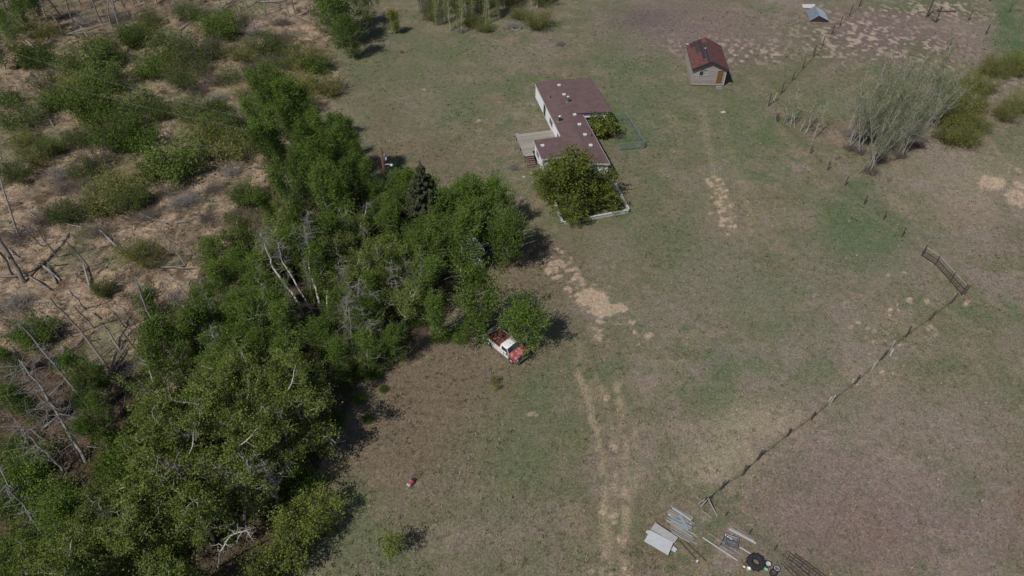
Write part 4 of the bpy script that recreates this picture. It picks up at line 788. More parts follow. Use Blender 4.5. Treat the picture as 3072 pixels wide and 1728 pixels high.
# local y axis is to the left of +x; house v points right of travel => v = local +y when az=-77.5 : (cos12.5.., ) 
tag(home, 'long white mobile home with brown shingle roof and side additions', 'house')
EZ, RZ, L_, W_, AL, AW = 2.75, 3.15, 22.4, 4.6, 9.9, 9.0
mb = MB()
mb.b2(.08, L_ - .25, .10, .18, .55, EZ - .06)                 # left wall skin, cut below for openings by proud frames
mb.b2(AL - .1, L_ - .25, W_ - .18, W_ - .10, .55, EZ - .06)
mb.b2(L_ - .33, L_ - .25, .18, W_ - .18, .55, EZ - .06)
mb.prism([(L_ - .33, .10, EZ - .06), (L_ - .33, W_ - .1, EZ - .06), (L_ - .33, W_ / 2, RZ - .1)], (.08, 0, 0))
mb.b2(.08, .16, .18, W_ - .1, .55, EZ - .06)
mb.b2(.08, AL - .25, AW - .25, AW - .17, .3, EZ - .25)
mb.b2(.08, .16, W_ - .1, AW - .25, .3, EZ - .2); mb.b2(AL - .33, AL - .25, W_ - .1, AW - .25, .3, EZ - .2)
mb.b2(14.9, 19.2, -3.65, -3.57, .45, EZ - .12); mb.b2(14.9, 14.98, -3.57, .1, .45, EZ - .1); mb.b2(19.12, 19.2, -3.57, .1, .45, EZ - .1)
mb.build('wall', M_WHITE, home)
for i in range(28):     # vertical ribs of the siding on the left wall
    x = .3 + i * .78
    if not (14.9 < x < 19.2) and x < L_ - .4: MB().b2(x, x + .035, .082, .10, .56, EZ - .07).build('siding_rib', M_WHITE, home)
mb = MB(); mb.b2(.2, L_ - .4, .24, .30, 0, .55); mb.b2(.2, L_ - .4, W_ - .3, W_ - .24, 0, .55); mb.b2(L_ - .46, L_ - .40, .3, W_ - .3, 0, .55); mb.b2(15, 19.1, -3.5, -3.44, 0, .45); mb.b2(19.0, 19.06, -3.44, .2, 0, .45); mb.b2(.3, AL - .4, AW - .35, AW - .3, 0, .3); mb.b2(AL - .42, AL - .36, W_, AW - .35, 0, .3)
mb.build('skirting', M_SKIRT, home)
def slab(mb, pts, t=.09): return mb.prism([(a, b, c) for a, b, c in pts], (0, 0, -t))
roof = MB()
slab(roof, [(-.15, 0, EZ), (L_, 0, EZ), (L_, W_ / 2, RZ), (-.15, W_ / 2, RZ)])
slab(roof, [(AL, W_ / 2, RZ), (L_, W_ / 2, RZ), (L_, W_, EZ), (AL, W_, EZ)])
slab(roof, [(-.15, W_ / 2, RZ), (AL, W_ / 2, RZ), (AL, AW, EZ - .15), (-.15, AW, EZ - .15)])
slab(roof, [(14.7, -3.85, EZ - .1), (19.4, -3.85, EZ - .1), (19.4, -.005, EZ + .0), (14.7, -.005, EZ + .0)])
ro = roof.build('roof', M_ROOF, home)
for y0, y1, z0, z1, x0, x1 in [(0, W_ / 2, EZ, RZ, -.15, L_), (W_, W_ / 2, EZ, RZ, AL, L_)]:
    pass
# shingle courses: thin proud strips across the slopes
sh = MB(); k = 0
def course(x0, x1, ya, za, yb, zb, n):
    for i in range(n):
        t0 = i / n; y = ya + (yb - ya) * t0; z = za + (zb - za) * t0; y2 = ya + (yb - ya) * (t0 + .97 / n); z2 = za + (zb - za) * (t0 + .97 / n)
        sh.add([(x0, y, z + .014), (x1, y, z + .014), (x1, y2, z2 + .004), (x0, y2, z2 + .004)], [(0, 1, 2, 3)])
course(-.15, L_, .01, EZ, W_ / 2, RZ, 13); course(AL, L_, W_ - .01, EZ, W_ / 2, RZ, 13); course(-.15, AL, AW - .01, EZ - .15, W_ / 2, RZ, 30); course(14.7, 19.4, -3.84, EZ - .1, -.02, EZ, 20)
o = sh.build('shingle_courses', M_ROOF, ro); o['kind'] = 'stuff'
f = MB(); f.b2(L_ - .02, L_ + .03, 0, 0.02, 0, 0.01)
f = MB()
f.prism([(L_ + .004, 0, EZ + .02), (L_ + .004, W_ / 2, RZ + .02), (L_ + .004, W_ / 2, RZ - .16), (L_ + .004, 0, EZ - .16)], (.04, 0, 0)); f.prism([(L_ + .004, W_ / 2, RZ + .02), (L_ + .004, W_, EZ + .02), (L_ + .004, W_, EZ - .16), (L_ + .004, W_ / 2, RZ - .16)], (.04, 0, 0))
f.b2(-.1, 14.6, -.03, -.004, EZ - .13, EZ + .015); f.b2(AL + .05, L_, W_ + .004, W_ + .03, EZ - .10, EZ + .03)
f.b2(14.7, 19.4, -3.89, -3.855, EZ - .25, EZ - .09); f.b2(19.404, 19.44, -3.85, -.04, EZ - .24, EZ - .05)
f.build('fascia', M_TRIM, home)
def opening(name, x0, x1, z0, z1, y, m, fr=.06, side=-1, mull=False):
    o = MB().b2(x0, x1, *(sorted((y, y + side * .03))), z0, z1).build(name, m, home)
    b = MB(); a, c = sorted((y + side * .032, y + side * .06))
    b.b2(x0 - fr, x1 + fr, a, c, z1, z1 + fr); b.b2(x0 - fr, x1 + fr, a, c, z0 - fr, z0); b.b2(x0 - fr, x0, a, c, z0, z1); b.b2(x1, x1 + fr, a, c, z0, z1)
    if mull: b.b2((x0 + x1) / 2 - .02, (x0 + x1) / 2 + .02, a, c, z0, z1)
    b.build('frame', M_TRIM, o); return o
d = opening('door', 5.2, 6.3, .62, 2.62, .095, M_DARK); MB().b2(5.35, 5.75, .05, .062, 1.5, 2.3).build('pane', M_GLASS, d)
w_ = opening('window', 8.7, 10.2, 1.3, 2.25, .095, M_GLASS, mull=True)
opening('window', 12.9, 13.6, 1.2, 2.2, .095, M_GLASS)
opening('window', 16.0, 17.2, 1.2, 2.1, -3.655, M_GLASS, mull=True)
o = MB().b2(L_ - .248, L_ - .22, 1.2, 2.6, 1.2, 2.2).build('window', M_GLASS, home); b = MB(); b.b2(L_ - .219, L_ - .19, 1.14, 2.66, 2.2, 2.26); b.b2(L_ - .219, L_ - .19, 1.14, 2.66, 1.14, 1.2); b.build('frame', M_TRIM, o)
o = MB().b2(AL - .248, AL - .22, 5.2, 7.6, 1.1, 2.0).build('window', M_GLASS, home); b = MB(); b.b2(AL - .219, AL - .19, 5.1, 7.7, 2.0, 2.1); b.b2(AL - .219, AL - .19, 5.1, 7.7, 1.0, 1.1); b.b2(AL - .219, AL - .19, 6.36, 6.44, 1.1, 2.0); b.build('frame', M_TRIM, o)
def zr(x, y):
    if y < 0: return EZ - .1 + .1 * (y + 3.85) / 3.85
    if y < W_ / 2: return EZ + (RZ - EZ) * y / (W_ / 2)
    if x < AL: return RZ - (RZ - EZ + .15) * (y - W_ / 2) / (AW - W_ / 2)
    return RZ - (RZ - EZ) * (y - W_ / 2) / (W_ / 2)
for x, y in [(1.9, 3.24), (4.71, 3.24), (10.3, 3.24), (12.9, 3.2), (15.56, 3.2), (18.21, 3.2), (16.4, -3.0)]:
    z = zr(x, y); v_ = MB(); v_.box((x, y, z + .09), (.42, .42, .14)); v_.prism([(x - .24, y - .24, z + .16), (x + .24, y - .24, z + .16), (x + .24, y + .24, z + .16), (x - .24, y + .24, z + .16)], (0, 0, .03)); v_.build('roof_vent', M_CAPW, ro)
for x, y, big in [(6.6, 3.3, 0), (11.2, .8, 1)]:
    z = zr(x, y)
    c = MB(); c.lathe([(.15, -.05), (.15, .75)], 12, (x, y, z)); st = c.build('chimney', M_BLACK if big else M_SKIRT, ro)
    MB().lathe([(.0, .92), (.2, .84), (.2, .78), (.0, .76)], 12, (x, y, z)).build('cap', M_CAPW, st) if False else None
    cc = MB(); cc.lathe([(.001, .93), (.19, .86), (.19, .77), (.001, .76)], 12, (x, y, z)); o2 = cc.build('chimney_cap', M_CAPW, ro)
    MB().box((x + .1, y - .12, z + .045), (.6, .62 if big else .4, .03), Matrix.Rotation(.17, 3, 'X')).build('flashing', M_STEEL, ro)
MB().box((15.53, 1.94, zr(15.5, 1.94) + .14), (.75, .2, .2)).box((15.6, 2.0, zr(15.6, 2) + .03), (1.1, .6, .02), Matrix.Rotation(.17, 3, 'X')).build('roof_duct', M_SKIRT, ro)
for x, y in [(4.84, 1.13), (15.7, 4.1)]: MB().tube([(x, y, zr(x, y) - .02), (x, y, zr(x, y) + .38)], .06, 8).build('vent_pipe', M_BLACK, ro)

# deck with steps
deck = frame_root('deck', HO, HA); tag(deck, 'weathered grey board deck with steps at the left of the white house', 'deck')
for i in range(36):
    x0 = 10.2 + i * .155; y1 = .02 if x0 < 14.6 else -3.95
    MB().b2(x0, x0 + .143, -5.25 + rnd.uniform(-.02, .02), y1 - .0, .92, .955).build('plank', M_DECK, deck)
xe = 10.2 + 36 * .155
mb = MB(); mb.b2(10.2, xe, -5.31, -5.27, .72, .915); mb.b2(10.16, 10.195, -5.3, .0, .72, .915); mb.b2(xe + .005, xe + .045, -5.3, -3.95, .72, .915)
for x in (10.4, 12.6, 14.6): mb.b2(x, x + .1, -5.1, -.1, .8, .915)
mb.build('joist', M_DARK, deck)
for x, y in [(10.25, -5.2), (12.9, -5.2), (xe - .1, -5.2), (xe - .1, -4.05), (10.25, -2.6)]: MB().b2(x - .05, x + .05, y - .05, y + .05, 0, .71).build('post', M_DARK, deck)
MB().tube([(10.25, -5.29, .96), (10.25, -5.29, 1.12), (10.25, -4.9, 1.12), (10.25, -4.9, .96)], .03, 6).build('corner_rail', M_TRIM, deck)
MB().tube([(10.3, -5.33, .985), (xe - .2, -5.33, .985)], .022, 6).build('edge_pipe', M_TRIM, deck)
for i in range(5):
    z = .78 - i * .155; x0 = xe + .06 + i * .27
    MB().b2(x0, x0 + .25, -5.2, -4.0, z - .04, z).build('step', M_STEP, deck)
mb = MB()
for y in (-5.24, -4.0): mb.prism([(xe + .05, y, .72), (xe + 1.4, y, .0), (xe + 1.2, y, 0), (xe + .05, y, .55)], (0, .03, 0))
mb.build('stringer', M_STEP, deck)

# low yard wall of white boards (three sides)
yw = frame_root('low_yard_wall', HO, HA); tag(yw, 'low white peeling board wall around the yard at the near end of the house', 'low wall')
def wallrun(a, b, n):
    a = Vector(a); b = Vector(b); d_ = (b - a); L = d_.length; ang = math.atan2(d_.y, d_.x)
    for i in range(n):
        c = a + d_ * ((i + .5) / n)
        MB().box((c.x, c.y, .24), (L / n * .99, .15, .46), ang).build('board', M_WALLW, yw)
        MB().box((c.x, c.y, .50), (L / n * .99, .26, .04), ang).build('cap_board', M_WALLW, yw)
wallrun((29.9, -3.72, 0), (29.35, 5.0, 0), 5); wallrun((23.6, -3.65, 0), (29.75, -3.74, 0), 3); wallrun((23.6, 5.15, 0), (29.2, 5.08, 0), 3)

# wire pen at the right
pen = frame_root('wire_pen', HO, HA); tag(pen, 'grey green wire mesh pen right of the white house', 'pen')
PP = [(8.6, 9.3), (8.6, 11.85), (12.5, 11.87), (16.2, 11.88), (15.9, 8.38)]
for i, (x, y) in enumerate(PP + [(10.5, 11.86), (14.4, 11.88)]): MB().tube([(x, y, 0), (x, y, 1.15)], .05, 8).build('post', M_PEN, pen)
for (x0, y0), (x1, y1) in zip(PP[:-1], PP[1:]):
    MB().tube([(x0, y0, 1.13), (x1, y1, 1.13)], .035, 6).build('rail', M_PEN, pen); MB().tube([(x0, y0, .35), (x1, y1, .35)], .025, 6).build('rail', M_PEN, pen)
    ms = MB(); Ln = math.hypot(x1 - x0, y1 - y0); n = int(Ln / .11)
    for k in range(n):
        t = k / n; ms.add([(x0 + (x1 - x0) * t, y0 + (y1 - y0) * t, .05), (x0 + (x1 - x0) * (t + .028 / Ln), y0 + (y1 - y0) * (t + .028 / Ln), .05), (x0 + (x1 - x0) * (t + .028 / Ln), y0 + (y1 - y0) * (t + .028 / Ln), 1.12), (x0 + (x1 - x0) * t, y0 + (y1 - y0) * t, 1.12)], [(0, 1, 2, 3)])
    for k in range(9):
        z = .08 + k * .12; ms.add([(x0, y0, z), (x1, y1, z), (x1, y1, z + .02), (x0, y0, z + .02)], [(0, 1, 2, 3)])
    o = ms.build('wire_mesh', M_PEN, pen); o['kind'] = 'stuff'
MB().tube([(12.5, 11.87, 1.1), (11.9, 11.2, 0)], .04, 6).build('brace', M_PEN, pen); MB().tube([(14.4, 11.88, 1.1), (13.8, 11.2, 0)], .04, 6).build('brace', M_PEN, pen)

# ------------------------------------------------------------------ old shed (local x right, y away)
s0 = G(2072, 256); shed = empty('old_shed', (s0.x, s0.y, 0), R(-3.0)); tag(shed, 'old grey board shed with rust red gable roof and orange door', 'shed')
SW, SD, SE, SR = 5.1, 7.6, 3.0, 4.25
n = 14
for i in range(n):                      # board courses, front gable
    z0 = .12 + i * (SR - .2) / n; z1 = z0 + (SR - .2) / n - .012
    def xl(z): return 0 if z < SE else (z - SE) / (SR - SE) * SW / 2
    a0, a1 = xl(z0), xl(z1)
    segs = [(a0, SW - a0, a1, SW - a1)]
    if .5 < z1 and z0 < 2.7: segs = [(a0, 3.78, a1, 3.78), (4.72, SW - a0, 4.72, SW - a1)]
    if 1.72 < z1 and z0 < 2.5:
        segs = [(a0, 1.0, a1, 1.0), (2.2, 3.78, 2.2, 3.78), (4.72, SW - a0, 4.72, SW - a1)]
    for (p, q, r_, s_) in segs:
        if q - p > .05: MB().prism([(p, -.03, z0), (q, -.03, z0), (s_, 0, z1), (r_, 0, z1)], (0, .07, 0)).build('siding_board', M_LOGW, shed)
    if z1 <= SE:
        MB().b2(-.03, .03, .05, SD, z0, z1).build('siding_board', M_LOGW, shed); MB().b2(SW - .03, SW + .03, .05, SD, z0, z1).build('siding_board', M_LOGW, shed)
MB().prism([(.02, SD, .1), (SW - .02, SD, .1), (SW - .02, SD, SE), (SW / 2, SD, SR - .1), (.02, SD, SE)], (0, .05, 0)).build('rear_wall', M_LOGW, shed)
MB().b2(.05, SW - .05, .1, SD - .05, .3, .36).build('floor', M_DARK, shed)
ov = .38; sl = (SR - SE) / (SW / 2); ex = .32
def roofslab(side, y0, y1, m, nm, a=0.0, b=1.0, dz=0.0, par=None):
    """a,b fractions from ridge to eave"""
    xr, xe_ = SW / 2, (-ex if side < 0 else SW + ex); zr_, ze = SR, SE - sl * ex
    xa = xr + (xe_ - xr) * a; xb = xr + (xe_ - xr) * b; za = zr_ + (ze - zr_) * a; zb = zr_ + (ze - zr_) * b
    return MB().prism([(xa, y0, za + dz), (xb, y0, zb + dz), (xb, y1, zb + dz), (xa, y1, za + dz)], (0, 0, .05 if dz else .09)).build(nm, m, par or shed)
rf = roofslab(-1, -ov, SD + .2, M_FASC, 'roof'); roofslab(1, -ov, SD + .2, M_FASC, 'roof')
ny_ = 10
for side in (-1, 1):
    for i in range(ny_):
        y0 = -ov + i * (SD + .2 + ov) / ny_; y1 = y0 + (SD + .2 + ov) / ny_ - .012
        for j in range(5):
            a, b = j / 5 + .003, (j + 1) / 5 - .003
            bare = side < 0 and ((j == 0 and i < 8) or (j == 1 and 2 <= i) or (j == 2 and i >= 5) or (j == 3 and i >= 8))
            if bare: continue
            roofslab(side, y0, y1, M_RUSTROOF, 'roofing_sheet', a, b, .092 + rnd.random() * .012, rf)
for j in range(16):
    a, b = j / 20 + .002, (j + 1) / 20 - .004
    roofslab(-1, -ov, SD + .2, M_BAREROOF, 'roof_board', a, b, .075, rf)
for s_ in (-1, 1):
    xr, xe_ = SW / 2, (-ex if s_ < 0 else SW + ex); ze = SE - sl * ex
    MB().prism([(xr, -ov - .05, SR + .10), (xe_, -ov - .05, ze + .10), (xe_, -ov - .05, ze - .16), (xr, -ov - .05, SR - .16)], (0, .045, 0)).build('fascia', M_FASC, shed)
MB().b2(-.3, .55, SD + .0, SD + .25, 3.12, 3.18).build('loose_board', M_BOARDW, rf)
MB().box((2.1, 4.2, SR - .02), (.16, .2, .14)).build('vent', M_CAPW, rf)
wn = MB().b2(1.0, 1.6, .02, .05, 1.75, 2.5).build('window', M_FASC, shed); MB().b2(1.62, 2.2, .02, .05, 1.75, 2.5).build('pane', M_CURT, wn)
b = MB(); b.b2(.92, 2.28, -.06, -.032, 2.5, 2.58); b.b2(.92, 2.28, -.06, -.032, 1.67, 1.75); b.b2(.92, 1.0, -.06, -.032, 1.75, 2.5); b.b2(2.2, 2.28, -.06, -.032, 1.75, 2.5); b.b2(1.58, 1.64, -.06, -.032, 1.75, 2.5); b.build('frame', M_BOARDW, wn)
dr = MB().b2(3.85, 4.66, .0, .05, .5, 2.62).build('door', M_ORANGE, shed); MB().box((4.55, -.03, 1.4), (.05, .06, .12)).build('handle', M_BLACK, dr)
b = MB(); b.b2(3.72, 3.84, -.06, -.032, .5, 2.63); b.b2(4.68, 4.8, -.06, -.032, .5, 2.63); b.b2(3.72, 4.8, -.06, -.032, 2.63, 2.73); b.build('frame', M_BOARD, dr)
MB().b2(SW - .06, SW + .05, -.065, -.034, .1, SE - .1).build('corner_board', M_BOARDW, shed)
for i in range(4): MB().b2(3.8, 4.8, -.44 - i * .36, -.18 - i * .36, .44 - i * .125, .48 - i * .125).build('step', M_BOARD, shed)
mb = MB()
for x in (3.84, 4.7): mb.prism([(x, -.1, .4), (x, -1.55, .0), (x, -1.35, 0), (x, -.1, .3)], (.05, 0, 0))
mb.build('stringer', M_DARK, shed)

# ------------------------------------------------------------------ pickup truck (local x forward, y left)
tk = empty('pickup_truck', (-.62, 47.0, 0), R(-45.3)); tag(tk, 'old red and white pickup with a rusty empty bed, parked under the aspens', 'pickup truck')
TW = .98
def arch(cx, r=.46, z=.42, n=7): return [(cx - r * math.cos(PI * k / n), z + r * math.sin(PI * k / n)) for k in range(n + 1)]
for s_ in (1, -1):
    y = s_ * TW - (.05 if s_ > 0 else 0)
    pr = [(-2.45, .5)] + [(a, b_) for a, b_ in arch(-1.55)] + [(0.15, .38), (1.3, .38), (1.3, 1.02), (1.3, 1.06), (-2.45, 1.10)]
    MB().prism([(a, y, b_) for a, b_ in pr], (0, .05, 0)).build('side_panel', M_TWHITE, tk)
    pr = [(1.305, .40)] + [(a, b_) for a, b_ in arch(1.72, .40)] + [(2.38, .5), (2.38, .86), (1.9, .98), (1.305, 1.06)]
    MB().prism([(a, y, b_) for a, b_ in pr], (0, .05, 0)).build('fender', M_REDF, tk)
    MB().b2(-2.44, .03, *sorted((s_ * (TW - .055), s_ * (TW - .17))), 1.07, 1.115).build('bed_rail', M_BED, tk)
bed = MB(); bed.b2(-2.4, 0, -.81, .81, .62, .66)
for i in range(9): bed.b2(-2.38, 0, -.74 + i * .185 - .02, -.74 + i * .185 + .02, .66, .675)
bed.b2(-2.4, -.0, .81, .92, .62, 1.06); bed.b2(-2.4, 0, -.92, -.81, .62, 1.06); bed.b2(-.03, .02, -.92, .92, .62, 1.1)
bed.b2(-1.95, -1.15, .60, .81, .66, .86); bed.b2(-1.95, -1.15, -.81, -.60, .66, .86)
bed.build('truck_bed', M_BED, tk)
MB().b2(-2.45, -2.40, -.92, .92, .55, 1.08).build('tailgate', M_TWHITE, tk)
# cab: lower tub, pillars and roof
cab = MB(); cab.b2(.03, 1.3, -.93, .93, .42, 1.06)
def ring(z, x0, x1, w): return [(x0, -w, z), (x1, -w, z), (x1, w, z), (x0, w, z)]
cab.build('cab', M_REDF, tk)
gl = MB(); A = ring(1.062, .06, 1.32, .93); B = ring(1.52, .14, .95, .80); gl.add(A + B, [(3, 2, 1, 0), (4, 5, 6, 7), (0, 1, 5, 4), (1, 2, 6, 5), (2, 3, 7, 6), (3, 0, 4, 7)]); gl.build('window_glass', M_GLASS, tk)
rfm = MB(); A = ring(1.50, .06, 1.0, .86); B = ring(1.57, .10, .96, .82); C = ring(1.61, .22, .84, .66)
rfm.add(A + B + C, [(3, 2, 1, 0), (8, 9, 10, 11)] + [(i + k, (i + 1) % 4 + k, (i + 1) % 4 + 4 + k, i + 4 + k) for k in (0, 4) for i in range(4)]); rfm.build('cab_roof', M_TWHITE, tk, True)
pl = MB()
for s_ in (1, -1):
    pl.prism([(.03, s_ * .95, 1.06), (.30, s_ * .95, 1.06), (.24, s_ * .83, 1.51), (.07, s_ * .83, 1.51)], (0, -s_ * .05, 0)); pl.tube([(1.34, s_ * .92, 1.06), (.97, s_ * .82, 1.52)], .03, 6)
pl.b2(.28, 1.3, -.97, -.93, 1.04, 1.075); pl.b2(.28, 1.3, .93, .97, 1.04, 1.075)
pl.build('pillars', M_TWHITE, tk)
for s_ in (1, -1): MB().b2(.62, .66, *sorted((s_ * .975, s_ * .995)), .45, 1.04).build('door_seam', M_DARK, tk); MB().box((1.2, s_ * 1.08, 1.15), (.12, .16, .18)).build('mirror', M_CHROME, tk); MB().box((.75, s_ * .995, .92), (.14, .03, .03)).build('door_handle', M_CHROME, tk)
hd = MB(); xs = [1.3, 1.7, 2.1, 2.34]; zs = [1.10, 1.09, 1.05, 1.0]; ysx = [-.9, -.6, -.2, .2, .6, .9]; dzs = [-.04, .0, .02, .02, .0, -.04]
vs = [(x, y, z + dz) for x, z in zip(xs, zs) for y, dz in zip(ysx, dzs)]; fs = [(i * 6 + j, (i + 1) * 6 + j, (i + 1) * 6 + j + 1, i * 6 + j + 1) for i in range(3) for j in range(5)]
hd.add(vs, fs); hd.b2(1.32, 2.33, -.9, .9, .6, .93); hd.build('hood', M_REDP, tk)
g_ = MB(); g_.b2(2.34, 2.40, -.9, .9, .55, .96); gr = g_.build('grille', M_BLACK, tk)
for z in (.66, .78, .9): MB().b2(2.402, 2.42, -.55, .55, z - .015, z + .015).build('grille_bar', M_CHROME, gr)
for s_ in (1, -1): MB().box((2.41, s_ * .74, .78), (.05, .26, .2)).build('headlight', M_CAPW, tk)
MB().prism([(2.42, -.97, .42), (2.54, -.85, .42), (2.54, .85, .42), (2.42, .97, .42)], (0, 0, .14)).build('bumper', M_CHROME, tk)
MB().b2(-2.56, -2.46, -.85, .85, .42, .56).build('rear_bumper', M_CHROME, tk)
MB().b2(-2.3, 2.3, -.5, .5, .3, .42).build('chassis', M_BLACK, tk)
for s_ in (1, -1): MB().box((-2.46, s_ * .9, .85), (.02, .1, .2)).build('tail_light', M_REDP, tk)
def wheel(par, x, y, r=.35, w=.22, rim=M_RIM, s_=1):
    t = MB(); t.lathe([(r * .62, -w / 2), (r * .93, -w / 2), (r, -w * .3), (r, w * .3), (r * .93, w / 2), (r * .62, w / 2)], 20, closed=True, axis='y'); o = empty('wheel', (x, y, r), 0); o.parent = par; t.build('tyre', M_TYRE, o, True)
    h = MB(); h.lathe([(.001, w * .25), (r * .25, w * .3), (r * .35, w * .15), (r * .62, w * .4), (r * .62, -w * .4), (.001, -w * .3)], 16, axis='y'); h.build('rim', rim, o, True)
for x in (1.72, -1.55):
    for s_ in (1, -1): wheel(tk, x, s_ * (TW - .10))
for x, y in [(-1.9, .3), (-1.2, .1)]: MB().box((x, y, .70), (.12, .09, .05), x).build('paint_flake', M_TWHITE, tk)

# van half hidden under the aspens
vp = G(1420, 745, 1.3); van = empty('white_van', (vp.x, vp.y, 0), R(-62)); tag(van, 'old white van with dark windows, half hidden under trees right of the spruce', 'van')
b = MB(); b.prism([(-2.3, -.9, .4), (2.2, -.9, .4), (2.2, -.9, .95), (1.5, -.9, 1.1), (.9, -.88, 1.75), (-2.2, -.88, 1.8)], (0, 1.8, 0)); b.build('body', M_TWHITE, van)
MB().prism([(1.545, -.8, 1.12), (1.545, .8, 1.12), (.99, .74, 1.72), (.99, -.74, 1.72)], (.03, 0, .02)).build('windscreen', M_TARP, van)
for s_ in (1, -1): MB().b2(-1.9, .7, *sorted((s_ * .905, s_ * .92)), 1.15, 1.6).build('side_window', M_GLASS, van)
for x in (1.5, -1.5):
    for s_ in (1, -1): wheel(van, x, s_ * .82, .34, .2, M_RIMD)
MB().b2(2.2, 2.3, -.88, .88, .38, .55).build('bumper', M_CHROME, van)
bt = G(1455, 762, .9); blu = empty('van_dark_side', (bt.x, bt.y, 0), R(-60)); tag(blu, 'low black box on wheels standing in for the dark side of the hidden van', 'van side')  # black body stands in for the dark right side of the van
MB().b2(-1.3, 1.3, -.9, .9, .35, 1.15).build('body', M_BLACK, blu)
for s_ in (1, -1): wheel(blu, 0, s_ * .98, .3, .16, M_RIMD)
MB().tube([(1.3, 0, .45), (2.3, 0, .4)], .05, 6).build('front_bar', M_RUSTP, blu)

# ------------------------------------------------------------------ power pole and lines
ph = 8.0; tp = G(1141, 445, ph); bs = G(1172, 612, 0)
pole = empty('power_pole', (tp.x, tp.y, 0)); tag(pole, 'brown wooden power pole with transformer and yard lamp, behind the wood', 'power pole')
MB().tube([(.35, -.4, -.2), (.15, -.2, ph * .5), (0, 0, ph)], [.22, .19, .15], 10).build('pole', M_POLE, pole, True)
c = MB(); c.lathe([(.001, 6.25), (.21, 6.25), (.22, 6.3), (.22, 7.0), (.15, 7.08), (.001, 7.1)], 14, (.38, -.1, 0)); c.build('transformer', M_TARP, pole, True)
MB().lathe([(.001, 7.25), (.06, 7.2), (.06, 7.05)], 8, (.38, -.1, 0)).build('insulator', M_CAPW, pole)
MB().box((.55, -.25, 6.7), (.16, .12, .4)).build('meter_box', M_CAPW, pole)
lp = MB(); lp.tube([(.1, -.1, 5.6), (.5, -.2, 5.85), (1.05, -.35, 5.9)], .035, 6); lm_ = lp.build('lamp_arm', M_CAPW, pole)
l2 = MB(); l2.lathe([(.001, 6.0), (.14, 5.95), (.2, 5.8), (.16, 5.72), (.001, 5.7)], 12, (1.15, -.38, 0)); l2.build('lamp_head', M_CAPW, pole, True)
def line(p0, p1, sag, label, r=.010):
    p0, p1 = Vector(p0), Vector(p1); P = []
    for i in range(41):
        t = i / 40; q = p0.lerp(p1, t); q.z -= sag * 4 * t * (1 - t); P.append(q)
    o = MB().tube([p - p0 for p in P], r, 4).build('power_line', M_LINE); o.location = p0; tag(o, label, 'wire', 'power lines from the pole to the upper left')
e1 = G(130, 250, 9.5); e2 = G(60, 215, 8.2)
line((tp.x, tp.y, 7.9), G(-150, 95, 8.5), 1.2, 'upper of the two thin power lines running left over the marsh'); line((tp.x - .1, tp.y, 7.1), G(-120, 170, 7.6), 1.2, 'lower of the two thin power lines running left over the marsh')
gw0 = Vector((tp.x, tp.y, 7.4)); gwe = G(1210, 520, 0); o = MB().tube([(0, 0, 0), gwe - gw0], .018, 4).build('guy_wire', M_LINE); o.location = gw0; tag(o, 'thin guy wire slanting from the pole to the ground at right', 'wire')

# ------------------------------------------------------------------ fences
def post(par, q, h, r=.08, m=M_POST, lean=(0, 0)):
    MB().tube([(q.x, q.y, -.2), (q.x + lean[0], q.y + lean[1], h)], [r, r * .85], 7).build('post', m, par)
def wires(par, pts, zs, r=.010, sag=.05):
    for z in zs:
        for a, b in zip(pts[:-1], pts[1:]):
            m_ = (a + b) / 2; MB().tube([(a.x, a.y, z), (m_.x, m_.y, z - sag * rnd.random()), (b.x, b.y, z)], r, 3, False).build('wire', M_WIRE, par)
def fence(label, px, h, zs, weeds=False, pw=(), rr=.08):
    r = empty('wire_fence', (0, 0, 0)); tag(r, label, 'fence'); Q = [G(*p) for p in px]; o = Q[0].copy(); r.location = o; Q = [q - o for q in Q]
    for i, q in enumerate(Q): post(r, q, h * rnd.uniform(.85, 1.1), rr, M_POSTW if i in pw else M_POST, (rnd.uniform(-.12, .12), rnd.uniform(-.12, .12)))
    if zs: wires(r, Q, zs)
    if weeds:
        p = Plant(int(px[0][0]))
        for a, b in zip(Q[:-1], Q[1:]):
            L = (b - a).length
            for k in range(int(L * 5)):
                t = p.rs.rand(); c = np.array(a.lerp(b, t)) + np.append(p.rs.normal(0, .06, 2), 0); c[2] = p.rs.rand() * .05
                p.tube(p.path(c, p.rs.normal(0, .5, 3) + np.array([0, 0, .9]), .15 + .25 * p.rs.rand(), 3, .3), .008, .003, 3)
        tm, _ = p.meshes('w', M_TWIG_PURP, None); o_ = link('dead_weeds', tm, r); o_['kind'] = 'stuff'
    return r
fence('post and wire fence running down from the top edge to the bare saplings', [(2590, -20), (2577, 20), (2548, 45), (2520, 75), (2494, 104), (2467, 137), (2440, 170), (2408, 205), (2375, 242), (2345, 278), (2305, 318)], 1.9, (.5, .9, 1.3, 1.65))
fence('wire fence of dark posts from the bare thicket down to the grey gate', [(2330, 365), (2432, 460), (2482, 512), (2535, 556), (2592, 612), (2650, 660), (2705, 710), (2765, 768)], 1.4, (.4, .8, 1.2))
hf = G(2970, 104)
f2 = fence('leaning dark post with a wire at the top right, on the pale dead grass', [(2956, 104), (2905, 62), (2968, 4)], 2.0, (.9, 1.5), rr=.1)
f3 = fence('short row of thin dark posts in the top right corner', [(3026, 37), (3072, -20), (2970, -60)], 1.8, (.9,))
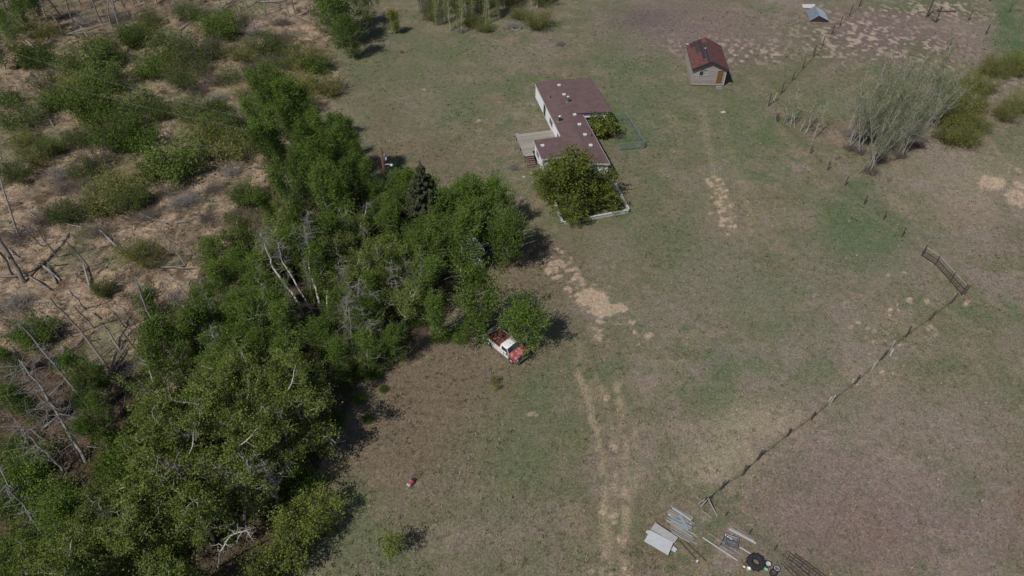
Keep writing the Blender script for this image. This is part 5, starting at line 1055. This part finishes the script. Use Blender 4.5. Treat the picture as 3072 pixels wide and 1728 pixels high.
# rail gate section
gt = empty('rail_fence_gate', G(2765, 768)); tag(gt, 'section of dark wire and pole rails with a pale top bar between two fences', 'fence')
o0 = G(2765, 768); Q = [G(*p) - o0 for p in [(2765, 768), (2805, 795), (2850, 845), (2885, 885)]]
for q in Q + [Q[-1] + Vector((.35, .1, 0)), Q[0] + Vector((.2, .3, 0))]: post(gt, q, 1.45, .08)
for a, b in zip(Q[:-1], Q[1:]):
    for z, r_ in ((1.4, .05), (.75, .04), (.2, .05)): MB().tube([(a.x, a.y, z), (b.x, b.y, z)], r_, 6).build('rail', M_POST if z != 1.4 else M_BARK_GREY, gt)
    ms = MB(); n = int((b - a).length / .4)
    for k in range(n): q = a.lerp(b, k / n); ms.tube([(q.x, q.y, .05), (q.x, q.y, 1.35)], .013, 3, False)
    for z in (.45, .95, 1.15): ms.tube([(a.x, a.y, z), (b.x, b.y, z)], .013, 3, False)
    o_ = ms.build('wire_mesh', M_WIRE, gt); o_['kind'] = 'stuff'
F3 = [(2885, 885), (2852, 910), (2788, 960), (2720, 1010), (2670, 1050), (2643, 1080), (2615, 1108), (2566, 1150), (2488, 1213), (2432, 1260), (2362, 1310), (2272, 1380), (2228, 1426), (2160, 1470), (2112, 1512)]
fence('long sagging wire fence with dark and pale posts across the right pasture', F3, 1.5, (.3, .65, 1.15), True, (4, 6, 8))
fence('broken low wire fence running from the brace corner to the bottom edge', [(2125, 1500), (2178, 1546), (2248, 1602), (2325, 1652), (2400, 1705), (2500, 1790)], .75, (.2, .5), False, (), .05)
# pale slanting boards tied to the long fence
for i, (a, b) in enumerate([((2669, 1068), (2680, 1046)), ((2616, 1105), (2628, 1085)), ((2486, 1205), (2496, 1190)), ((2556, 1150), (2563, 1135))]):
    q0 = G(*a); q1 = G(b[0], b[1], .5); bo = MB().tube([(0, 0, .05), tuple(q1 - q0)], .07, 4).build('leaning_board', M_POSTW); bo.location = q0
    tag(bo, 'pale board leaning on the long wire fence, ' + ['nearest the gate end', 'second from the gate end', 'nearest the brace corner', 'third from the gate end'][i], 'board', 'pale boards leaning on the long wire fence')
# timber H-brace, top right
o0 = G(2779, 51); hb = empty('timber_brace', o0); tag(hb, 'dark timber post brace of crossed poles at the top right', 'post brace')
pb = G(2806, 68) - o0; t1 = G(2800, 0, 3.9) - o0
MB().tube([(0, 0, -.2), (.05, 0, 4.2)], .13, 8).build('post', M_POST, hb); MB().tube([(pb.x, pb.y, -.2), (pb.x - .05, pb.y, 2.9)], .12, 8).build('post', M_POST, hb)
MB().tube([(0, 0, 1.0), (pb.x, pb.y, .1)], .09, 7).build('brace', M_POST, hb); MB().tube([(.1, 0, .9), (1.4, -.6, .8)], .06, 7).build('rail', M_POST, hb)
lp_ = G(2812, 36) ; lg_ = MB().tube([(0, 0, .12), (3.3, -.05, .14)], .12, 7).build('fallen_log', M_POST); lg_.location = lp_; tag(lg_, 'dark fallen post lying beside the timber brace', 'log')
plant_px('brush', 2818, 30, .45, .2, label='small dark leafless bush behind the timber brace')
# corner brace of poles at the fence end
cb = empty('pole_brace', G(2110, 1508)); o0 = G(2110, 1508); tag(cb, 'grey pole corner brace at the near end of the long wire fence', 'post brace')
for a, b, za, zb in [((2095, 1512), (2138, 1480), .7, .8), ((2098, 1508), (2130, 1496), .5, .55), ((2102, 1520), (2120, 1500), .1, .9), ((2125, 1498), (2152, 1548), .7, .05), ((2110, 1512), (2126, 1494), .1, .95)]:
    p0 = G(*a, za) - o0; p1 = G(*b, zb) - o0; MB().tube([p0, p1], .055, 7).build('pole', M_BARK_GREY, cb)

# ------------------------------------------------------------------ collapsed roof shelter at the top
c0 = G(2447, 55); ash = empty('metal_roof_shelter', c0, R(-6)); tag(ash, 'small roof of blue grey and pale metal sheets set on the ground near the top', 'shelter')
for i in range(4): x = 0; MB().prism([(-1.35 + i * 0, -1.6 + i * 1.05, .15), (-.05, -1.6 + i * 1.05, 1.15), (-.05, -.57 + i * 1.05, 1.15), (-1.35, -.57 + i * 1.05, .15)], (0, 0, .04)).build('roof_sheet', M_TINBLUE, ash)
for i in range(4): MB().prism([(.0, -1.7 + i * 1.05, 1.18), (1.9, -1.7 + i * 1.05, .35), (1.9, -.67 + i * 1.05, .35), (.0, -.67 + i * 1.05, 1.18)], (0, 0, .04)).build('roof_sheet', M_TINPALE, ash)
MB().prism([(-1.3, -1.5, 0), (1.9, -1.5, 0), (1.8, -1.5, .3), (0, -1.5, 1.1), (-1.3, -1.5, .12)], (0, .05, 0)).build('gable', M_DARK, ash)
q = G(2420, 22); o = MB().prism([(-.9, -.5, .1), (1.2, -.8, .12), (1.6, .5, .35), (-.8, .6, .3)], (0, 0, .05)).build('loose_roof_sheet', M_BOARDW); o.location = (q.x, q.y, 0); tag(o, 'loose pale sheet lying behind the metal roof on the ground', 'sheet')

# ------------------------------------------------------------------ yard junk near the bottom
tb = empty('white_door_sheet', G(1975, 1625)); o0 = G(1975, 1625)
def quadprism(pp, z, t, m, name, par=None, o0=o0):
    P = [G(x, y, z) - (o0 if par else Vector((0, 0, 0))) for x, y in pp]; c = sum((p for p in P), Vector()) / 4
    if par: return MB().prism([tuple(p) for p in P], (0, 0, t)).build(name, m, par)
    c.z = 0; o = MB().prism([tuple(p - c) for p in P], (0, 0, t)).build(name, m); o.location = c; return o
tag(tb, 'large white painted sheet on boards, lying on the grass beside the lumber', 'sheet')
quadprism([(1951, 1591), (2020, 1628), (2004, 1666), (1932, 1624)], .38, .05, M_SHEET, 'sheet', tb); quadprism([(1950, 1595), (2016, 1632), (2010, 1650), (1942, 1612)], .1, .2, M_BOARD, 'support', tb)
o = quadprism([(1966, 1568), (2034, 1613), (2023, 1630), (1952, 1588)], .34, .04, M_SHEET2, 'grey_door_sheet'); tag(o, 'light grey sheet lying beside the large white sheet', 'sheet')
o = quadprism([(1941, 1591), (1950, 1592), (1945, 1603), (1937, 1598)], .2, .04, M_SHEET, 'sheet_offcut'); tag(o, 'small white offcut at the upper left corner of the white sheet', 'sheet')
o = quadprism([(2020, 1638), (2032, 1648), (2025, 1658), (2013, 1650)], .2, .05, M_SHEET, 'sheet_offcut'); tag(o, 'small white offcut at the lower right corner of the white sheet', 'sheet')
def board(a, b, wd, z, m, look, group, th=.035, name='board', label=None, cat='board'):
    p0, p1 = G(*a, z), G(*b, z); c = (p0 + p1) / 2; d_ = p1 - p0
    o = MB().box((0, 0, 0), (d_.length, wd, th)).build(name, m); o.location = c; o.rotation_euler = (rnd.uniform(-.06, .06), rnd.uniform(-.02, .02), math.atan2(d_.y, d_.x))
    if label: tag(o, label, cat, group)
    else: REG.append((o, look, cat, group, (a[0] + b[0]) / 2, (a[1] + b[1]) / 2))
    return o
LB = []
for i in range(30):
    t = i / 29; x0 = 2012 - 22 * t + rnd.uniform(-8, 10) + (20 * t * t); y0 = 1516 + 80 * t; L = rnd.uniform(58, 84); an = R(29 + rnd.uniform(-3, 4))
    if i > 18: x0 += 10
    m_, lk = (M_BOARDW, 'whitish') if i % 7 == 3 or i in (24, 25) else ((M_BOARDB, 'blue grey') if i in (11, 13, 15) else (M_BOARD, 'weathered grey'))
    board((x0, y0), (x0 + L * math.cos(an), y0 + L * math.sin(an)), rnd.uniform(.10, .17), .06 + .05 * (i % 4) , m_, lk + ' board', 'boards in the lumber heap')
for a, b, w2, m_, lb in [((2188, 1587), (2268, 1630), .16, M_BOARDW, 'wide white board lying above the wire crate'), ((2192, 1583), (2262, 1622), .08, M_BOARD, 'narrow grey board behind the wide white board'), ((2200, 1576), (2255, 1612), .06, M_BOARD, 'thin slat farthest from the wire crate'), ((2108, 1612), (2212, 1682), .10, M_BOARDW, 'long pale pole running below the wire crate'),
                       ((2220, 1642), (2258, 1665), .09, M_BOARDW, 'short pale board between the wire crate and the big tyre'), ((2127, 1600), (2226, 1665), .05, M_BOARD, 'thin grey pole passing under the wire crate'), ((2108, 1534), (2137, 1554), .03, M_BOARDW, 'thin pale stick near the pole corner brace'), ((2160, 1638), (2205, 1662), .12, M_BOARD, 'grey board at the lower edge of the wire crate')]:
    board(a, b, w2, .07, m_, '', None, label=lb)
for a, b, lb in [((2038, 1622), (2098, 1690), 'dark rusty pole running from the lumber heap, left of two'), ((2050, 1618), (2118, 1684), 'dark rusty pole running from the lumber heap, right of two'), ((2098, 1672), (2111, 1660), 'short dark bar crossing the right rusty pole')]:
    p0, p1 = G(*a, .08), G(*b, .08); o = MB().tube([(0, 0, 0), p1 - p0], .05, 6).build('rusty_pole', M_RUSTP); o.location = p0; tag(o, lb, 'pole', None)
p0 = G(2092, 1683, .1); o = MB().lathe([(.001, .2), (.08, .19), (.09, 0), (.001, 0)], 10).build('white_can', M_CAPW); o.location = (p0.x, p0.y, 0); tag(o, 'small white can at the end of the rusty pole', 'can')
board((2040, 1545), (2062, 1590), .3, .24, M_BOARDB, '', None, label='blue grey plank lying crosswise on the lumber heap')
# wire crate
o0 = G(2192, 1632); cr = empty('wire_crate', o0, math.atan2(*( (G(2220, 1620) - G(2190, 1610)).yx ))); tag(cr, 'grey metal mesh crate lying between the boards and the big tyre', 'crate')
for (x0, x1, y0, y1, z0, z1) in [(-.36, .36, -.12, .0, .44, .47), (-.36, .36, .3, .44, .44, .47)]: MB().b2(x0, x1, y0, y1, z0, z1).build('lid', M_STEEL, cr)
mb = MB()
for k in range(9):
    t = -.5 + k / 8; mb.tube([(-.5, t, .4), (.5, t, .4)], .012, 4); mb.tube([(t, -.52, .42), (t, .52, .42)], .012, 4); mb.tube([(-.5, t, .02), (-.5, t, .4)], .012, 4); mb.tube([(.5, t, .02), (.5, t, .4)], .012, 4)
o_ = mb.build('mesh', M_STEEL, cr); o_['kind'] = 'stuff'
for a, b in [((-.5, -.5), (.5, -.5)), ((.5, -.5), (.5, .5)), ((.5, .5), (-.5, .5)), ((-.5, .5), (-.5, -.5))]:
    for z in (.02, .41): MB().tube([(*a, z), (*b, z)], .025, 5).build('frame_bar', M_STEEL, cr)
mf = empty('mesh_frame', G(2175, 1628)); tag(mf, 'flat wire mesh frame with a dark edge, left beside the crate', 'frame'); o0 = G(2175, 1628)
c4 = [G(2176, 1604, .06) - o0, G(2196, 1618, .06) - o0, G(2180, 1650, .06) - o0, G(2160, 1637, .06) - o0]
for a, b, m_ in [(0, 1, M_STEEL), (1, 2, M_STEEL), (2, 3, M_BOARDW), (3, 0, M_BLACK)]: MB().tube([c4[a], c4[b]], .03, 6).build('frame_bar', m_, mf)
mb = MB()
for k in range(1, 9): mb.tube([c4[0].lerp(c4[1], k / 9), c4[3].lerp(c4[2], k / 9)], .01, 3, False); mb.tube([c4[0].lerp(c4[3], k / 9), c4[1].lerp(c4[2], k / 9)], .01, 3, False)
o_ = mb.build('mesh', M_STEEL, mf); o_['kind'] = 'stuff'
# tyres
def tyre(px, py, Ro, Ri, wd, label, z=0.0, rimm=None, lugs=0, ring_=None, group=None):
    q = G(px, py, wd * .7 + z); r = empty('tyre', (q.x, q.y, z), rnd.random()); tag(r, label, 'tyre', group)
    t = MB(); t.lathe([(Ri, .08 * wd), (Ri + .03, 0), (Ro * .93, .0), (Ro, wd * .2), (Ro, wd * .8), (Ro * .93, wd), (Ri + .05, wd), (Ri, wd * .9)], 36, closed=True); t.build('casing', M_TYRE, r, True)
    for k in range(lugs):
        a = 2 * PI * k / lugs; MB().box(((Ro + .01) * math.cos(a), (Ro + .01) * math.sin(a), wd * (.3 if k % 2 else .7)), (.09, .07, wd * .5), Matrix.Rotation(a, 3, 'Z') @ Matrix.Rotation(.5 if k % 2 else -.5, 3, 'X')).build('tread_lug', M_TYRE, r)
        MB().box(((Ro - .10) * math.cos(a), (Ro - .10) * math.sin(a), wd + .004), (.2, .05, .03), a + .4).build('tread_lug', M_TYRE, r)
    if rimm:
        h = MB(); h.lathe([(Ri, wd * .92), (Ri * .92, wd * .6), (Ri * .45, wd * .55), (Ri * .3, wd * .7), (.001, wd * .7)], 24); h.build('rim', rimm, r, True)
    if ring_:
        h = MB(); h.lathe([(Ri * .86, wd * .92), (Ri * .86, wd + .02), (Ri + .02, wd + .02), (Ri + .02, wd * .92)], 28, closed=True); h.build('rim_edge', ring_, r, True)
    return r
tyre(2268, 1685, .68, .30, .40, 'very large black tractor tyre lying flat on the grass', lugs=22)
GT = 'small wheels beside the tractor tyre'
tyre(2305, 1692, .265, .18, .17, 'small wheel with a white rim touching the right side of the tractor tyre', rimm=M_RIM, ring_=M_RIM, group=GT)
tyre(2330, 1706, .29, .19, .18, 'white rimmed wheel partly under the rusty hub wheel', rimm=M_SKIRT, ring_=M_RIM, group=GT)
tyre(2320, 1719, .31, .19, .20, 'black wheel with a rusty hub, nearest the bottom edge', z=.16, rimm=M_RIMD, group=GT)
def bucket(px, py, r_, h, m, label, m2=None):
    q = G(px, py, h / 2); e = empty('bucket', (q.x, q.y, 0)); tag(e, label, 'bucket')
    t = MB(); t.lathe([(r_ * .8, 0), (r_, h), (r_ * 1.06, h), (r_ * 1.06, h + .02), (r_ * .94, h + .02), (r_ * .76, .03), (.001, .03)], 18); t.build('pail', m, e, True)
    if m2: MB().lathe([(.001, h * .6), (r_ * .85, h * .6)], 18).build('contents', m2, e)
    MB().tube([(r_ * math.cos(a), .02 + r_ * .4 * math.sin(a), h + .02 + r_ * .5 * math.sin(a)) for a in [PI * k / 8 for k in range(9)]], .012, 4).build('handle', M_BLACK, e)
bucket(2231, 1702, .15, .26, M_BUCKO, 'orange bucket left of the tractor tyre', M_BUCKW); bucket(2245, 1707, .16, .28, M_BUCKW, 'white bucket at the lower left of the tractor tyre', M_BUCKW); bucket(2296, 1710, .16, .26, M_BUCKG, 'green bucket below the right side of the tractor tyre', M_BUCKG)
q = G(2236, 1692, .03); o = MB().tube([(.17 * math.cos(a), .17 * math.sin(a), .02) for a in [PI * (.1 + 1.3 * k / 12) for k in range(13)]], .022, 5).build('hose_piece', M_RUSTP); o.location = (q.x, q.y, 0); tag(o, 'curved rusty hoop behind the orange bucket', 'hoop')
# rusty gate panels stacked flat
GP = 'rusty pipe gates stacked at the bottom edge'
for i, (c, lb) in enumerate([([(2362, 1652), (2460, 1722), (2428, 1775), (2344, 1690)], 'lowest rusty pipe gate of the stack by the small wheels'), ([(2370, 1660), (2478, 1738), (2440, 1790), (2352, 1700)], 'middle rusty pipe gate of the stack by the small wheels'), ([(2386, 1662), (2500, 1746), (2466, 1786), (2368, 1700)], 'topmost rusty pipe gate of the stack, pale along its long pipe')]):
    z = .06 + i * .12; o0 = G(*c[0]); g_ = empty('pipe_gate', o0); tag(g_, lb, 'gate', GP); P = [G(*p, z) - o0 for p in c]
    MB().tube([P[0], P[1], P[2], P[3], P[0]], .026, 6).build('frame', M_RUSTP, g_)
    for k in range(1, 5): MB().tube([P[0].lerp(P[3], k / 5), P[1].lerp(P[2], k / 5)], .016, 5).build('bar', M_STEEL if (i == 2 and k == 2) else M_RUSTP, g_)
    for k in (1, 2, 3): MB().tube([P[0].lerp(P[1], k / 4), P[3].lerp(P[2], k / 4)], .016, 5).build('upright', M_RUSTP, g_)
g_ = empty('hoop_frame', G(2370, 1690)); o0 = G(2370, 1690); tag(g_, 'pale bent pipe frame on the grass in front of the rusty gates', 'frame'); z = .2
MB().tube([G(a, b, z) - o0 for a, b in [(2352, 1697), (2360, 1680), (2383, 1692), (2388, 1700), (2384, 1712), (2378, 1716)]], .02, 5).build('hoop', M_STEEL, g_)
MB().tube([G(a, b, z) - o0 for a, b in [(2393, 1720), (2410, 1696), (2440, 1716)]], .02, 5).build('hoop', M_STEEL, g_)
# small things on the pasture
rc = empty('push_mower', G(1236, 1447), R(52)); rc.scale = (.85, .85, .85); tag(rc, 'small red push mower with a black handle alone on the brown grass', 'mower')
MB().prism([(-.42, -.24, .12), (.1, -.27, .14), (.1, .27, .14), (-.42, .24, .12)], (0, 0, .2)).build('deck', M_REDF, rc); MB().prism([(-.3, -.18, .325), (.05, -.2, .345), (.05, .2, .345), (-.3, .18, .325)], (0, 0, .1)).build('engine_cover', M_REDP, rc)
MB().prism([(-.62, -.2, .04), (-.43, -.25, .08), (-.43, .25, .08), (-.62, .2, .04)], (0, 0, .16)).build('grass_flap', M_SHEET2, rc)
MB().tube([(.1, -.22, .3), (.75, -.2, .42), (.85, -.12, .44), (.85, .12, .44), (.75, .2, .42), (.1, .22, .3)], .025, 6).build('handle', M_BLACK, rc); MB().b2(.15, .4, -.17, .17, .2, .26).build('bag', M_BLACK, rc)
for x, y in [(-.35, .29), (-.35, -.29), (.05, .3), (.05, -.3)]: MB().lathe([(.001, -.03), (.1, -.03), (.1, .03), (.001, .03)], 12, (x, y, .1), axis='y').build('wheel', M_BLACK, rc)
q = G(1548, 85); o = MB().lathe([(.55, 0), (.95, .0), (.9, .14), (.6, .14)], 20, closed=True).build('stone_ring', M_BOARD); o.location = (q.x, q.y, 0); tag(o, 'pale round ring on the grass below the thinly leafed aspens', 'ring')
board((1695, 842), (1745, 860), .12, .06, M_BOARD, '', None, label='long grey plank lying across the bare sand patch')
board((2163, 337), (2176, 335), .45, .05, M_BOARDW, '', None, label='small white board on the grass below the old shed')
board((1597, 313), (1607, 318), .3, .05, M_BOARD, '', None, label='short grey board against the left wall of the white house')
for px, py, r_, lb in [(1572, 531, .22, 'flat pale stone in front of the deck steps'), (1594, 520, .14, 'small stone at the foot of the deck steps'), (1438, 360, .16, 'small pale stone alone on the grass left of the house'), (1600,548,.15,'pale stone beside the olive tree at the house')]:
    q = G(px, py); o = MB().lathe([(.001, r_ * .5), (r_ * .7, r_ * .42), (r_, .05), (r_ * .8, -.05)], 8).build('stone', M_SHEET2); o.location = (q.x, q.y, 0); o.scale = (1.2, .8, 1); tag(o, lb, 'stone')
lnp = G(2315, 310, 0); o = MB().tube([(0, 0, 0), (.55, .3, 1.7)], .1, 6).build('leaning_post', M_BARK_GREY); o.location = lnp; tag(o, 'pale leaning post above the thin leafless saplings', 'post')

# ------------------------------------------------------------------ labels from where things stand
LM = [(1270, 600, 'the spruce'), (1150, 500, 'the power pole'), (900, 850, 'the white birch trunks'), (1570, 1060, 'the pickup'), (1420, 745, 'the hidden van'), (1720, 550, 'the house trees'), (2120, 190, 'the old shed'), (1720, 330, 'the mobile home'), (1040, 1320, 'the fallen white limb'), (180, 1250, 'the tangled dead tree'),
      (480, 980, 'the tall split dead trunk'), (240, 1000, 'the brown leaning snag'), (50, 780, 'the thick dark trunk'), (700, 1600, 'the curving white birch stem'), (50, 345, 'the left edge bush'), (530, 480, 'the mid marsh bush'), (560, 150, 'the widest marsh bush'), (280, 100, 'the dead trunks'), (920, 165, 'the tall yellow bush'),
      (1040, 60, 'the big bright tree'), (900, 380, 'the slender aspens'), (270, 260, 'the left marsh bushes'), (440, 790, 'the tan clearing'), (1400, 60, 'the top edge grass'), (2700, 400, 'the bare thicket'), (2900, 330, 'the right willows'), (1170, 1640, 'the lone yellow bush'), (600, 1300, 'the tall poplars'), (400, 1700, 'the bottom edge'), (750, 1150, 'the broken white stem'), (860, 1400, 'the shaded wood edge'), (2370, 390, 'the leafless saplings')]
groups = {}
for it in REG:
    groups.setdefault((it[3], it[1]), []).append(it)
def ordw(i, n):
    if n == 1: return ''
    if n == 2: return ['left one', 'right one'][i]
    if n == 3: return ['left one', 'middle one', 'right one'][i]
    return ['leftmost', 'inner left', 'inner right', 'rightmost'][i]
for (grp, look), items in groups.items():
    cl = {}
    for it in items:
        x, y = it[4], it[5]
        best = min(LM, key=lambda l: (l[0] - x) ** 2 + ((l[1] - y) * 1.1) ** 2); dx, dy = x - best[0], y - best[1]
        if abs(dx) < 22 and abs(dy) < 22: rel = 'at'
        elif abs(dx) > abs(dy): rel = 'left of' if dx < 0 else 'right of'
        else: rel = 'beyond' if dy < 0 else 'in front of'
        cl.setdefault((rel, best[2]), []).append(it)
    for (rel, lmk), its in cl.items():
        its.sort(key=lambda t: t[5]); n = len(its); rows = (n + 3) // 4; per = math.ceil(n / rows)
        for r_ in range(rows):
            row = sorted(its[r_ * per:(r_ + 1) * per], key=lambda t: t[4])
            rw = '' if rows == 1 else {2: ['far row', 'near row'], 3: ['far row', 'middle row', 'near row']}.get(rows, ['%s row back' % w_ for w_ in ('first', 'second', 'third', 'fourth', 'fifth', 'sixth', 'seventh', 'eighth', 'ninth', 'tenth')])[r_]
            for i, it in enumerate(row):
                s_ = '%s %s %s' % (look, rel, lmk); ex_ = [t for t in (rw, ordw(i, len(row))) if t]
                if ex_: s_ += ', ' + ', '.join(ex_)
                tag(it[0], s_, it[2], grp)
